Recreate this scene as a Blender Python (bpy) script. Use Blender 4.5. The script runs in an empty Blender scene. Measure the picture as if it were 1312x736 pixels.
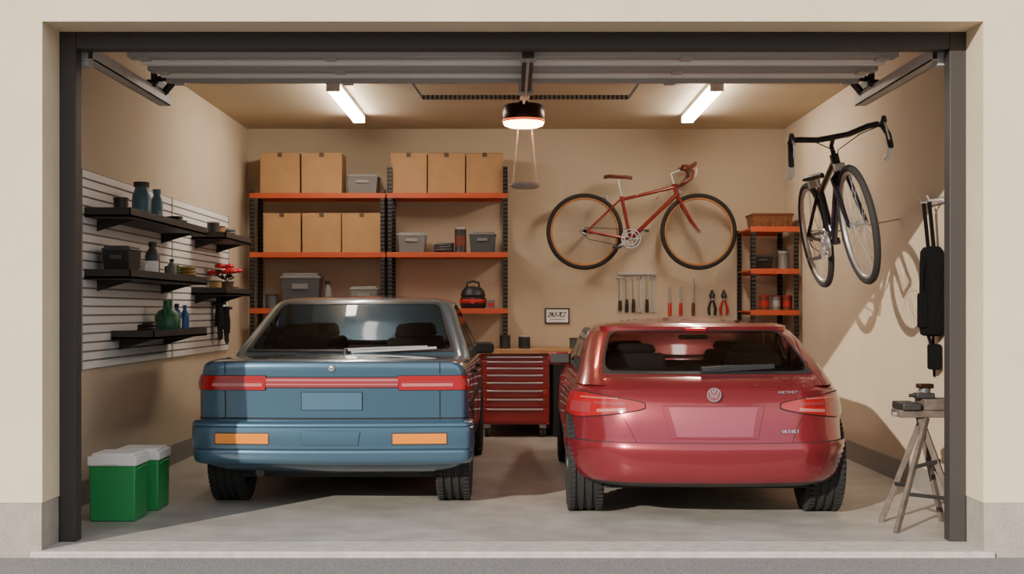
import bpy, bmesh, math, random
from mathutils import Vector, Matrix, Euler
random.seed(4)
SC=bpy.context.scene; C=SC.collection
F=1660.; D=6.6; HZ=1.18; CX=657; CY=398; PI=math.pi
def WX(px,Y): return (px-CX)*(Y+D)/F
def WZ(py,Y): return HZ-(py-CY)*(Y+D)/F
# ------------------------------------------------------------------ mesh builder
class MB:
    def __init__(s): s.v=[]; s.f=[]
    def add(s,vs,fs):
        n=len(s.v); s.v+=[tuple(p) for p in vs]; s.f+=[[i+n for i in f] for f in fs]; return s
    def box(s,x0,x1,y0,y1,z0,z1,M=None):
        vs=[Vector(p) for p in ((x0,y0,z0),(x1,y0,z0),(x1,y1,z0),(x0,y1,z0),(x0,y0,z1),(x1,y0,z1),(x1,y1,z1),(x0,y1,z1))]
        if M: vs=[M@p for p in vs]
        return s.add(vs,[(0,3,2,1),(4,5,6,7),(0,1,5,4),(1,2,6,5),(2,3,7,6),(3,0,4,7)])
    def taper(s,x,y,z0,z1,w0,d0,w1,d1):
        vs=[(x-w0,y-d0,z0),(x+w0,y-d0,z0),(x+w0,y+d0,z0),(x-w0,y+d0,z0),(x-w1,y-d1,z1),(x+w1,y-d1,z1),(x+w1,y+d1,z1),(x-w1,y+d1,z1)]
        return s.add(vs,[(0,3,2,1),(4,5,6,7),(0,1,5,4),(1,2,6,5),(2,3,7,6),(3,0,4,7)])
    def beam(s,a,b,w,h):
        a=Vector(a); b=Vector(b); d=b-a; L=d.length; q=d.to_track_quat('Y','Z').to_matrix().to_4x4()
        return s.box(-w/2,w/2,0,L,-h/2,h/2,Matrix.Translation(a)@q)
    def tube(s,pts,r,n=8,closed=False,caps=True):
        P=[Vector(p) for p in pts]; k=len(P); rs=r if isinstance(r,(list,tuple)) else [r]*k
        T=[]
        for i in range(k):
            if closed: t=P[(i+1)%k]-P[i-1]
            else: t=P[min(i+1,k-1)]-P[max(i-1,0)]
            T.append(t.normalized())
        up=Vector((0,0,1)) if abs(T[0].z)<.9 else Vector((1,0,0))
        N=(up-T[0]*up.dot(T[0])).normalized(); vs=[]
        for i in range(k):
            N=(N-T[i]*N.dot(T[i])).normalized(); B=T[i].cross(N)
            for j in range(n):
                a=2*PI*j/n; vs.append(P[i]+(N*math.cos(a)+B*math.sin(a))*rs[i])
        fs=[]
        for i in range(k if closed else k-1):
            i2=(i+1)%k
            for j in range(n):
                j2=(j+1)%n; fs.append((i*n+j,i*n+j2,i2*n+j2,i2*n+j))
        if caps and not closed: fs.append(tuple(range(n))[::-1]); fs.append(tuple(range((k-1)*n,k*n)))
        return s.add(vs,fs)
    def cyl(s,a,b,r,r2=None,n=16): return s.tube([a,b],[r,r if r2 is None else r2],n)
    def lathe(s,prof,c=(0,0,0),n=24,axis='z'):
        vs=[];fs=[];k=len(prof)
        for r,h in prof:
            for j in range(n):
                a=2*PI*j/n; x,y=r*math.cos(a),r*math.sin(a)
                p={'z':(x,y,h),'x':(h,x,y),'y':(x,h,y)}[axis]
                vs.append((p[0]+c[0],p[1]+c[1],p[2]+c[2]))
        for i in range(k-1):
            for j in range(n): fs.append((i*n+j,i*n+(j+1)%n,(i+1)*n+(j+1)%n,(i+1)*n+j))
        return s.add(vs,fs)
    def torus(s,c,R,r,axis='y',n=40,m=8):
        pts=[]
        for j in range(n):
            a=2*PI*j/n; x,y=R*math.cos(a),R*math.sin(a)
            p={'z':(x,y,0),'x':(0,x,y),'y':(x,0,y)}[axis]; pts.append((p[0]+c[0],p[1]+c[1],p[2]+c[2]))
        return s.tube(pts,r,m,closed=True)
    def prism(s,poly,a,b,axis='x'):
        n=len(poly); m={'x':lambda p,h:(h,p[0],p[1]),'y':lambda p,h:(p[0],h,p[1]),'z':lambda p,h:(p[0],p[1],h)}[axis]
        vs=[m(p,a) for p in poly]+[m(p,b) for p in poly]
        fs=[tuple(range(n)),tuple(range(n,2*n))[::-1]]+[(i,i+n,(i+1)%n+n,(i+1)%n) for i in range(n)]
        return s.add(vs,fs)
    def ball(s,c,rx,ry=None,rz=None,n=12):
        ry=ry or rx; rz=rz or rx; i0=len(s.v)
        k=n//2; s.lathe([(math.sin(PI*i/k),-math.cos(PI*i/k)) for i in range(k+1)],(0,0,0),n)
        for i in range(i0,len(s.v)):
            p=s.v[i]; s.v[i]=(p[0]*rx+c[0],p[1]*ry+c[1],p[2]*rz+c[2])
        return s
    def build(s,name,mat,parent=None,loc=None,bevel=0,seg=2,angle=38,solid=0,rot=None):
        me=bpy.data.meshes.new(name); bm=bmesh.new()
        vv=[bm.verts.new(p) for p in s.v]
        for f in s.f:
            try: bm.faces.new([vv[i] for i in f])
            except Exception: pass
        bmesh.ops.remove_doubles(bm,verts=bm.verts,dist=1e-5)
        bmesh.ops.dissolve_degenerate(bm,edges=bm.edges,dist=1e-6)
        bmesh.ops.recalc_face_normals(bm,faces=bm.faces)
        bm.to_mesh(me); bm.free()
        me.materials.append(mat); me.shade_smooth(); me.set_sharp_from_angle(angle=math.radians(angle))
        o=bpy.data.objects.new(name,me); C.objects.link(o)
        if parent: o.parent=parent
        if loc: o.location=loc
        if rot: o.rotation_euler=rot
        if solid:
            m=o.modifiers.new('s','SOLIDIFY'); m.thickness=solid; m.offset=0
        if bevel:
            m=o.modifiers.new('b','BEVEL'); m.width=bevel; m.segments=seg; m.limit_method='ANGLE'; m.angle_limit=math.radians(40)
        return o
def tag(o,label=None,cat=None,group=None,kind=None):
    if label: o['label']=label
    if cat: o['category']=cat
    if group: o['group']=group
    if kind: o['kind']=kind
    return o
def thing(name,label,cat,loc=(0,0,0),rz=0,group=None,rot=None,sc=None):
    o=bpy.data.objects.new(name,None); C.objects.link(o); o.location=loc; o.rotation_euler=rot or (0,0,rz)
    if sc: o.scale=sc
    o.empty_display_size=.1
    return tag(o,label,cat,group)
def struct(mb,name,mat,label=None,parent=None,bevel=0):
    o=mb.build(name,mat,parent,bevel=bevel)
    if not parent: o['kind']='structure'
    if label: o['label']=label
    return o
# ------------------------------------------------------------------ materials
def lin(h):
    if isinstance(h,str):
        h=h.lstrip('#'); c=[int(h[i:i+2],16)/255 for i in (0,2,4)]
        return [x/12.92 if x<=.04045 else ((x+.055)/1.055)**2.4 for x in c]
    return list(h)
def M(name,col,rough=.5,metal=0,var=0,scale=6,bump=0,bscale=80,coat=0,emit=0,detail=6,spec=.5,stains=None):
    m=bpy.data.materials.new(name); m.use_nodes=True; nt=m.node_tree; b=nt.nodes['Principled BSDF']
    c=lin(col); b.inputs['Base Color'].default_value=(*c,1); b.inputs['Roughness'].default_value=rough; b.inputs['Metallic'].default_value=metal
    b.inputs['Coat Weight'].default_value=coat; b.inputs['Coat Roughness'].default_value=.04; b.inputs['Specular IOR Level'].default_value=spec
    if emit: b.inputs['Emission Color'].default_value=(*c,1); b.inputs['Emission Strength'].default_value=emit
    tc=nt.nodes.new('ShaderNodeTexCoord')
    if var:
        n=nt.nodes.new('ShaderNodeTexNoise'); n.inputs['Scale'].default_value=scale; n.inputs['Detail'].default_value=detail
        nt.links.new(tc.outputs['Object'],n.inputs['Vector'])
        r=nt.nodes.new('ShaderNodeValToRGB'); r.color_ramp.elements[0].position=.3; r.color_ramp.elements[1].position=.7
        r.color_ramp.elements[0].color=(*[x*(1-var) for x in c],1); r.color_ramp.elements[1].color=(*[min(1,x*(1+var)) for x in c],1)
        nt.links.new(n.outputs['Fac'],r.inputs['Fac']); out=r.outputs['Color']
        if stains:
            n2=nt.nodes.new('ShaderNodeTexNoise'); n2.inputs['Scale'].default_value=stains; n2.inputs['Detail'].default_value=8; n2.inputs['Roughness'].default_value=.65
            nt.links.new(tc.outputs['Object'],n2.inputs['Vector'])
            r2=nt.nodes.new('ShaderNodeValToRGB'); r2.color_ramp.elements[0].position=.38; r2.color_ramp.elements[1].position=.6
            r2.color_ramp.elements[0].color=(.74,.73,.71,1); r2.color_ramp.elements[1].color=(1,1,1,1)
            nt.links.new(n2.outputs['Fac'],r2.inputs['Fac'])
            mx=nt.nodes.new('ShaderNodeMixRGB'); mx.blend_type='MULTIPLY'; mx.inputs[0].default_value=1
            nt.links.new(out,mx.inputs[1]); nt.links.new(r2.outputs['Color'],mx.inputs[2]); out=mx.outputs[0]
        nt.links.new(out,b.inputs['Base Color'])
    if bump:
        n=nt.nodes.new('ShaderNodeTexNoise'); n.inputs['Scale'].default_value=bscale; n.inputs['Detail'].default_value=6
        nt.links.new(tc.outputs['Object'],n.inputs['Vector'])
        bp=nt.nodes.new('ShaderNodeBump'); bp.inputs['Strength'].default_value=bump; bp.inputs['Distance'].default_value=.01
        nt.links.new(n.outputs['Fac'],bp.inputs['Height']); nt.links.new(bp.outputs['Normal'],b.inputs['Normal'])
    return m
def glassmat(name,tint,gl=.06):
    m=bpy.data.materials.new(name); m.use_nodes=True; nt=m.node_tree; nt.nodes.clear()
    o=nt.nodes.new('ShaderNodeOutputMaterial'); t=nt.nodes.new('ShaderNodeBsdfTransparent'); g=nt.nodes.new('ShaderNodeBsdfGlossy')
    t.inputs['Color'].default_value=(*lin(tint),1); g.inputs['Roughness'].default_value=.05; g.inputs['Color'].default_value=(.7,.7,.7,1)
    f=nt.nodes.new('ShaderNodeFresnel'); f.inputs['IOR'].default_value=1.28; mx=nt.nodes.new('ShaderNodeMixShader')
    nt.links.new(f.outputs[0],mx.inputs[0]); nt.links.new(t.outputs[0],mx.inputs[1]); nt.links.new(g.outputs[0],mx.inputs[2]); nt.links.new(mx.outputs[0],o.inputs[0])
    return m
def perf(name,c1,c2,freq,axis=2):
    m=M(name,c1,.5,.6); nt=m.node_tree; b=nt.nodes['Principled BSDF']
    tc=nt.nodes.new('ShaderNodeTexCoord'); sp=nt.nodes.new('ShaderNodeSeparateXYZ'); nt.links.new(tc.outputs['Object'],sp.inputs[0])
    mu=nt.nodes.new('ShaderNodeMath'); mu.operation='MULTIPLY'; mu.inputs[1].default_value=freq; nt.links.new(sp.outputs[axis],mu.inputs[0])
    fr=nt.nodes.new('ShaderNodeMath'); fr.operation='FRACT'; nt.links.new(mu.outputs[0],fr.inputs[0])
    gt=nt.nodes.new('ShaderNodeMath'); gt.operation='GREATER_THAN'; gt.inputs[1].default_value=.6; nt.links.new(fr.outputs[0],gt.inputs[0])
    mx=nt.nodes.new('ShaderNodeMixRGB'); nt.links.new(gt.outputs[0],mx.inputs[0]); mx.inputs[1].default_value=(*lin(c1),1); mx.inputs[2].default_value=(*lin(c2),1)
    nt.links.new(mx.outputs[0],b.inputs['Base Color']); return m
m_stucco=M('stucco','#dac9ab',.9,var=.05,scale=3,bump=.3,bscale=45)
m_plinth=M('plinth','#a0978a',.9,var=.12,scale=9,bump=.6,bscale=60)
m_wall=M('painted_wall','#c9b89d',.85,var=.05,scale=1.6,bump=.12,bscale=90)
m_ceil=M('ceiling_paint','#c4b394',.9,var=.04,scale=2)
m_floor=M('concrete_floor','#b3ada4',.42,var=.10,scale=5,bump=.08,bscale=50,stains=1.3)
m_sill=M('concrete_sill','#b9b1a4',.85,var=.14,scale=12,bump=.5,bscale=50)
m_asph=M('asphalt','#807d79',.95,var=.35,scale=90,bump=.8,bscale=120)
m_base=M('grey_baseboard','#8a847c',.7,var=.06,scale=6)
m_frame=M('dark_frame','#3c3836',.55,.2)
m_galv=M('galvanised','#b0aeaa',.5,.2,var=.1,scale=12)
m_door=M('door_panel','#eeece8',.6,0,var=.05,scale=4); m_rib=M('door_rib','#a5a19b',.6,0)
m_slat=M('slat_white','#eeebe7',.55); m_slatd=M('slat_gap','#8a8580',.8)
m_shelfd=M('shelf_dark','#383634',.55,.2)
m_black=M('black_plastic','#222223',.45); m_blackm=M('matt_black','#1a1a1a',.8); m_bronze=M('dark_bronze','#3a2319',.3,.6)
m_dark=M('dark_steel','#3a3836',.5,.4); m_perf=perf('perforated_steel','#4d4a47','#161616',26)
m_perfx=perf('perforated_bar','#a39c90','#4a4640',30,0)
m_orange=M('orange_steel','#c2532d',.5,var=.06,scale=5)
m_card=M('cardboard','#b68c61',.85,var=.07,scale=7,bump=.1,bscale=60); m_tape=M('dark_tape','#5e4630',.6)
m_bin=M('grey_bin','#787674',.5); m_bin2=M('dark_grey_bin','#4c4d4f',.5); m_lid=M('bin_lid','#92908d',.45)
m_wood=M('bench_wood','#b98a5e',.6,var=.14,scale=7); m_red=M('chest_red','#a0261f',.35,.1,coat=.3); m_chrome=M('chrome','#dcdcdc',.18,.9)
m_silver=M('brushed_silver','#c4c2bf',.35,.7)
m_rubber=M('rubber','#232221',.85,bump=.5,bscale=70); m_green=M('cooler_green','#268a48',.5,var=.04); m_white=M('cooler_white','#e8e6e0',.5); m_paper=M('sign_paper','#fdfdfb',.6)
m_tan=M('tan_sidewall','#b07a48',.7); m_maroon=M('maroon_frame','#8c251d',.25,.2,coat=.6); m_navy=M('black_frame','#1a1c28',.25,.3,coat=.6)
m_brown=M('brown_leather','#6e3420',.5); m_bike_t=M('bike_tyre','#2b2826',.85); m_wallrod=M('painted_rod','#c9b89d',.8,0)
m_fab=M('bag_fabric','#101012',.95,bump=.3,bscale=200,spec=.1); m_oldwood=M('old_wood','#5d5147',.8,var=.3,scale=20)
m_teal=M('blue_steel_flask','#4d6c7d',.4,.2); m_jug=M('green_jug','#2e6843',.4); m_blue=M('blue_bottle','#245a96',.35); m_yel=M('ochre_coil','#94773c',.6)
m_redp=M('red_plastic','#b82b23',.4); m_leaf=M('leaf','#3c6130',.7); m_terra=M('pot_dark','#55443a',.7); m_flower=M('red_petals','#dd323c',.6)
m_basket=M('wicker','#855a37',.8,var=.3,scale=60,bump=.8,bscale=60)
m_lamp=M('lamp_diffuser','#fff3e4',.5,emit=42); m_glow=M('opener_glow','#ffb48a',.5,emit=26); m_glow2=M('opener_rim_glow','#ff6a3a',.5,emit=1.0)
m_fix=M('fixture_white','#dcd8d0',.5)
# cars
m_cb=M('blue_paint','#47677c',.28,.55,coat=1); m_cbd=M('blue_plate','#4f7087',.35,.45,coat=.5)
m_cr=M('red_paint','#8a2932',.26,.5,coat=1); m_crd=M('rose_panel','#9a4854',.35,.4,coat=.5)
m_line=M('panel_gap','#15191c',.8); m_glass=glassmat('car_glass','#d2d2d2'); m_int=M('car_interior','#46403b',.85); m_seat=M('seat_fabric','#1f1c1a',.9)
m_lred=M('lamp_red','#9c161c',.12,coat=1); m_lwhite=M('lamp_clear','#c9a09c',.12,coat=1); m_lor=M('lamp_orange','#e0800f',.15,coat=1,emit=.08); m_lpink=M('reflector_band','#8f3539',.15,coat=1); m_lrose=M('lamp_rose','#b86b68',.15,coat=1)
m_rim=M('alloy','#8c8f92',.3,.9)
# ------------------------------------------------------------------ setting
LX,RX,BY,CZ=-2.615,2.677,6.17,2.97
struct(MB().box(-12,12,-9,-.27,-.2,-.03),'ground',m_asph,'grey asphalt driveway in front of the garage')
g=MB().box(-2.85,2.9,.1,6.4,-.2,0); g.box(-2.31,2.31,0,.1,-.2,0); struct(g,'floor',m_floor,'grey concrete garage floor')
struct(MB().box(-2.36,2.36,-.27,0,-.2,0),'trim_1',m_sill,'rough pale concrete threshold strip',bevel=.008)
g=MB(); g.box(-5,-2.31,-.24,.1,.235,4.2); g.box(2.31,5,-.24,.1,.235,4.2); g.box(-2.31,2.31,-.24,.1,2.6,4.2)
struct(g,'wall_front',m_stucco,'cream stucco facade around the garage opening')
struct(MB().box(-5,-2.315,-.235,.1,-.2,.235),'trim_2',m_plinth,'grey concrete plinth left of the opening')
struct(MB().box(2.315,5,-.235,.1,-.2,.235),'trim_3',m_plinth,'grey concrete plinth right of the opening')
struct(MB().box(-2.85,LX,.1,6.4,0,CZ),'wall_left',m_wall); struct(MB().box(RX,2.9,.1,6.4,0,CZ),'wall_right',m_wall)
struct(MB().box(LX,RX,BY,6.4,0,CZ),'wall_back',m_wall); struct(MB().box(-2.85,2.9,.1,6.4,CZ,3.15),'ceiling',m_ceil)
struct(MB().box(LX,LX+.02,.1,BY,0,.15),'baseboard_left',m_base); struct(MB().box(RX-.02,RX,.1,BY,0,.15),'baseboard_right',m_base)
struct(MB().box(LX+.02,RX-.02,BY-.02,BY,0,.15),'baseboard_back',m_base)
for n,(a,b,c,d) in enumerate(((-2.31,-2.226,0,2.6),(2.226,2.31,0,2.6),(-2.226,2.226,2.514,2.6))):
    g=MB().box(a,b,0,.09,c,d); struct(g,'trim_%d'%(n+4),m_frame,('dark metal left post of door frame','dark metal right post of door frame','dark metal header of door frame')[n],bevel=.004)
# overhead door
dr=bpy.data.objects.new('door_1',None); C.objects.link(dr); dr['kind']='structure'; dr['label']='grey sectional overhead door raised flat under the ceiling'
for k in range(3):
    y0=.11+k*.4; p=MB().box(-2.1,2.1,y0,y0+.375,2.585,2.62).build('door_panel',m_door,dr,bevel=.003)
    for yy in (.0,.335): MB().box(-2.1,2.1,y0+yy,y0+yy+.04,2.560,2.585).build('rib',m_rib,p,bevel=.003)
    for yy in (.10,.22): MB().box(-2.1,2.1,y0+yy,y0+yy+.022,2.572,2.585).build('rib',m_door,p,bevel=.002)
    for x in (-2.02,-1,.95,2.02):
        MB().box(x-.03,x+.03,y0+.33,y0+.43 if k<2 else y0+.39,2.551,2.561).build('hinge',m_galv,dr)
for sx in (-1,1):
    g=MB(); X=2.2*sx
    g.box(X-.035,X+.035,.1,1.6,2.475,2.481); g.box(X-.035,X-.029,.1,1.6,2.475,2.54); g.box(X+.029,X+.035,.1,1.6,2.475,2.54)
    g.build('track',m_galv,dr)
    g=MB(); g.box(X-.02*sx-.004,X-.02*sx+.004,1.25,1.6,2.53,2.6); g.beam((X,1.35,2.52),(X,1.35,CZ),.04,.006); g.beam((X,1.35,2.6),(X-.14*sx,1.3,2.6),.03,.03); g.beam((X,1.5,2.52),(X-.18*sx,1.3,2.63),.035,.025)
    g.build('track_bracket',m_dark,dr)
    g=MB(); g.box(min(X,X+.1*sx),max(X,X+.1*sx),.11,.2,2.45,2.56); g.beam((X,.15,2.56),(X-.14*sx,.2,2.575),.04,.03); g.build('corner_bracket',m_galv,dr,bevel=.003)
    g=MB().cyl((X-.06*sx,1.2,2.55),(X-.0*sx,1.2,2.55),.022); g.build('roller',m_black,dr)
# ------------------------------------------------------------------ opener + lights
op=thing('garage_door_opener','round dark bronze door opener with glowing base at the end of its rail','door opener',(.08,3.0,2.54))
g=MB(); g.lathe([(0,.035),(.150,.035),(.155,.045),(.157,.12),(.15,.15),(.13,.165),(0,.17)],n=40); g.build('housing',m_bronze,op)
g=MB(); g.lathe([(0,0),(.11,.0),(.142,.012),(.152,.034),(0,.034)],n=40); g.build('light_ring',m_glow,op)
g=MB(); g.lathe([(.156,.040),(.159,.043),(.159,.049),(.156,.052)],n=40); g.build('rim_light',m_glow2,op)
g=MB(); g.beam((0,-2.88,-.03),(0,-1.55,.0),.06,.035); g.beam((0,-1.55,.0),(0,-.05,.2),.06,.035); g.build('rail',m_dark,op)
g=MB(); g.tube([(0,-2.85,-.052),(0,-1.55,-.022),(0,-.1,.16)],.009,6); g.build('drive_chain',m_galv,op)
MB().box(-.045,.045,-1.68,-1.58,-.03,.05).build('rail_bracket',m_galv,op); MB().box(-.045,.045,-2.85,-2.75,-.048,-.01).build('rail_end_plate',m_galv,op)
MB().beam((-.75,0,.22),(.78,0,.22),.03,.03).build('hanging_bar',m_perfx,op)
MB().beam((-.75,0,.22),(-.9,0,.43),.03,.02).build('hanger_strut',m_galv,op); MB().beam((.78,0,.22),(.93,0,.43),.03,.02).build('hanger_strut',m_galv,op)
g=MB(); g.box(-.03,.03,-.03,.03,.16,.25); g.build('mounting_plate',m_dark,op)
hd=thing('hanging_dish','small round grey tray hanging on two chains under the door opener','tray',(.09,3.0,2.085))
g=MB(); g.lathe([(0,0),(.09,0),(.112,.02),(.112,.034),(.1,.034),(.085,.012),(0,.012)],n=32); g.build('dish',m_galv,hd)
for sx in (-1,1):
    g=MB(); a=Vector((.09*sx,0,.03)); b=Vector((.05*sx,0,.453)); n=24
    for i in range(n):
        p=a.lerp(b,(i+.5)/n); g.torus(p,.007,.0022,'y' if i%2 else 'x',8,4)
    g.build('chain',m_galv,hd)
for i,(x,lb) in enumerate(((-1.4,'slim white ceiling lamp on the left above the cardboard boxes'),(1.59,'slim white ceiling lamp on the right above the wall bicycle'))):
    t=thing('ceiling_lamp',lb,'ceiling light',(x,4.35,2.89),0,'strip lamps on the ceiling')
    MB().box(-.055,.055,-.87,.87,.05,.08).build('housing',m_fix,t,bevel=.004)
    MB().box(-.05,.05,-.84,.84,0,.05).build('diffuser',m_lamp,t,bevel=.012)
    for sy in (-1,1): MB().box(-.053,.053,min(.84*sy,.87*sy),max(.84*sy,.87*sy),-.002,.052).build('end_cap',m_fix,t)
# ------------------------------------------------------------------ small item makers
def bin_(loc,w,d,h,lb,mat=m_bin,lid=m_lid,group=None,rz=0):
    t=thing('storage_bin',lb,'storage bin',loc,rz,group)
    g=MB().taper(0,0,0,h*.86,w/2*.86,d/2*.86,w/2*.96,d/2*.96); g.build('body',mat,t,bevel=.006)
    g=MB().box(-w/2,w/2,-d/2,d/2,h*.84,h*.92); g.box(-w*.44,w*.44,-d*.44,d*.44,h*.9,h); g.build('lid',lid,t,bevel=.006)
    MB().box(-w*.2,w*.2,-d*.47-.012,-d*.46,h*.55,h*.7).build('handle',lid,t,bevel=.003)
    return t
def carton(loc,w,d,h,lb,group):
    t=thing('cardboard_box',lb,'box',loc,0,group)
    g=MB().box(-w/2,w/2,-d/2,d/2,0,h-.004); g.box(-w/2,-.002,-d/2,d/2,h-.004,h); g.box(.002,w/2,-d/2,d/2,h-.004,h)
    g.build('body',m_card,t,bevel=.003)
    g=MB().box(-.022,.022,-d/2-.0015,d/2+.0015,h-.001,h+.0015); g.box(-.022,.022,-d/2-.0015,-d/2+.001,h-.04,h); g.build('tape',m_tape,t)
    return t
def bottle(loc,r,h,lb,mat,cap=m_black,cat='bottle',name='bottle',neck=.4,band=None,group=None):
    t=thing(name,lb,cat,loc,0,group)
    g=MB().lathe([(0,0),(r*.92,0),(r,r*.1),(r,h*.62),(r*.85,h*.72),(r*neck,h*.82),(r*neck,h*.88),(0,h*.88)],n=20); g.build('body',mat,t)
    g=MB().lathe([(0,h*.87),(r*neck*1.2,h*.87),(r*neck*1.2,h*.99),(0,h)],n=16); g.build('cap',cap,t)
    if band: MB().lathe([(r*1.01,h*.2),(r*1.01,h*.5)],n=20).build('wrapper',band,t)
    return t
def tin(loc,r,h,lb,mat,lid=m_silver,cat='can',name='can',group=None,band=None):
    t=thing(name,lb,cat,loc,0,group)
    MB().lathe([(0,0),(r,0),(r*1.03,.004),(r,.008),(r,h*.92),(0,h*.92)],n=24).build('body',mat,t)
    MB().lathe([(0,h*.9),(r*1.05,h*.9),(r*1.05,h*.98),(r*.9,h),(r*.85,h*.97),(0,h*.97)],n=24).build('lid',lid,t)
    if band: MB().lathe([(r*1.015,h*.25),(r*1.015,h*.65)],n=24).build('wrapper',band,t)
    return t
def coil(loc,R,r,n,lb,mat,group=None,cat='coil'):
    g=MB(); pts=[]
    for i in range(n*24+1):
        a=2*PI*i/24; pts.append((R*math.cos(a),R*math.sin(a),r+ (i/24)*r*1.7))
    g.tube(pts,r,6); g.tube([pts[-1],(R*.7,.01,pts[-1][2]),(-R*.6,.02,pts[-1][2])],r,6)
    o=g.build('hose_coil',mat,loc=loc); return tag(o,lb,cat,group)
# ------------------------------------------------------------------ slat wall left
for (a,b,lb) in ((1.2,3.262,'near white slatted panel on the left wall holding the long shelves'),(3.27,5.23,'far white slatted panel on the left wall holding the short shelves')):
    t=thing('slatwall_panel',lb,'slatwall panel',(LX,(a+b)/2,.82),0,'slatted wall panels')
    h=1.22; L=(b-a)/2
    MB().box(0.001,.008,-L,L,0,h).build('backing',m_slatd,t)
    g=MB(); n=22; p=h/n
    for i in range(n): g.box(.008,.02,-L,L,i*p+.003,(i+1)*p-.009)
    g.build('slats',m_slat,t)
    MB().box(.006,.024,-L-.006,-L+.006,0,h).build('edge_strip',m_lid,t); MB().box(.006,.024,L-.006,L+.003,0,h).build('edge_strip',m_lid,t)
def wshelf(y0,y1,ztop,lb,dep=.28):
    t=thing('wall_shelf',lb,'shelf',(LX+.022,(y0+y1)/2,ztop-.045),0,'dark shelves on the slatted wall')
    L=(y1-y0)/2; MB().box(0,dep,-L,L,0,.02).build('board',m_shelfd,t,bevel=.003)
    g=MB(); g.box(dep-.008,dep,-L,L,.0,.06); g.box(0,dep,-L,-L+.008,0,.06); g.box(0,dep,L-.008,L,0,.06); g.build('lip',m_shelfd,t)
    for yy in (-L*.75,L*.75): MB().prism([(0,0),(dep*.85,0),(0,-.07)],yy-.006,yy+.006,'y').build('bracket',m_dark,t)
    return t
wshelf(1.24,3.2,1.79,'upper long dark shelf on the slatted wall, carrying the flasks')
wshelf(3.85,4.87,1.80,'upper short dark shelf at the far end of the slatted wall')
wshelf(1.24,3.2,1.415,'middle long dark shelf on the slatted wall, carrying the black bin and mug')
wshelf(3.85,4.87,1.35,'lower short dark shelf under the red flowers')
wshelf(1.76,3.2,1.035,'lowest dark shelf on the slatted wall, carrying the green jug')
SX=-2.45
tin((SX,1.5,1.766),.045,.12,'small black jar at the near end of the upper long shelf',m_black,m_dark,'jar','jar')
bottle((SX-.02,2.02,1.766),.062,.27,'larger blue-grey flask on the upper shelf',m_teal,m_dark,'flask','flask',.7)
bottle((SX,2.32,1.766),.04,.25,'slimmer blue-grey flask beside the larger one on the upper shelf',m_teal,m_teal,'flask','flask',.6)
tin((SX+.04,2.17,1.766),.022,.09,'tiny teal pot in front of the flasks',m_teal,m_teal,'pot','pot')
coil((SX,2.75,1.766),.06,.011,4,'black coiled cord on the far part of the upper long shelf',m_black,cat='cord')
tin((SX,3.0,1.766),.035,.08,'small brown jar at the far end of the upper long shelf',m_brown,m_dark,'jar','jar')
tin((SX,4.0,1.776),.05,.13,'dark round tin on the far upper short shelf',m_dark,m_lid)
tin((SX,4.25,1.776),.04,.11,'small rusty orange tin between dark tin and cord',m_tan,m_dark)
coil((SX,4.55,1.776),.055,.012,4,'dark coiled cable at far end of the short upper shelf',m_bin2,cat='cord')
bin_((SX+.0,1.52,1.391),.18,.26,.19,'black open-handled bin at near end of the middle shelf',m_black,m_bin2)
# mug
t=thing('mug','white mug on the middle shelf beside the black bin','mug',(SX+.05,1.96,1.391)); MB().lathe([(0,0),(.052,0),(.058,.01),(.058,.115),(.053,.115),(.052,.015),(0,.012)],n=24).build('cup',m_white,t); MB().torus((.0,-.065,.055),.03,.007,'x',16,6).build('handle',m_white,t)
bottle((SX-.02,2.28,1.391),.05,.26,'dark spray bottle behind the white mug',m_bin2,m_black,'bottle','bottle',.45)
bottle((SX+.06,2.48,1.391),.033,.15,'short grey bottle next to the dark spray bottle',m_bin,m_dark)
coil((SX+.03,2.95,1.391),.07,.013,4,'ochre coiled hose at far end of the middle shelf',m_yel,cat='hose')
coil((SX+.0,2.72,1.391),.045,.011,5,'dark green coiled hose between grey bottle and ochre hose',m_leaf,cat='hose')
t=thing('flower_pot','potted plant with bright red flowers on the lower short shelf','potted plant',(SX+.02,4.4,1.326))
MB().lathe([(0,0),(.045,0),(.06,.09),(.064,.09),(.064,.1),(.05,.1),(0,.09)],n=20).build('pot',m_terra,t)
g=MB()
for i in range(40):
    a=random.random()*6.28; r=random.random()*.09; z=.11+random.random()*.07; c=Vector((r*math.cos(a),r*math.sin(a),z)); d=Vector((math.cos(a),math.sin(a),.5))*.045; s=Vector((-math.sin(a),math.cos(a),0))*.02
    g.add([c,c+d*.5+s,c+d,c+d*.5-s],[(0,1,2,3)])
for i in range(6): g.tube([(0,0,.08),(math.cos(i)*.05,math.sin(i)*.05,.18)],.003,5)
g.build('foliage',m_leaf,t)
for i in range(13):
    a=i*2.4; r=.03+.008*i; g=MB(); c=(r*math.cos(a),r*math.sin(a),.20+.03*math.sin(i*2))
    for k in range(6): g.ball((c[0]+.02*math.cos(k*1.05),c[1]+.02*math.sin(k*1.05),c[2]),.021,.021,.017,8)
    g.ball((c[0],c[1],c[2]+.008),.016,n=8); g.build('flower',m_flower,t)
tin((SX+.0,4.08,1.326),.05,.1,'ochre tin left of the red flowers',m_yel,m_dark)
tin((SX+.02,4.7,1.326),.04,.06,'low brown tin right of the red flowers',m_tan,m_dark)
t=thing('jug','green plastic jug with handle on the lowest shelf','jug',(SX,2.6,1.011))
MB().lathe([(0,0),(.08,0),(.09,.015),(.09,.13),(.065,.165),(.028,.185),(.028,.2),(0,.2)],n=24).build('body',m_jug,t)
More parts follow.
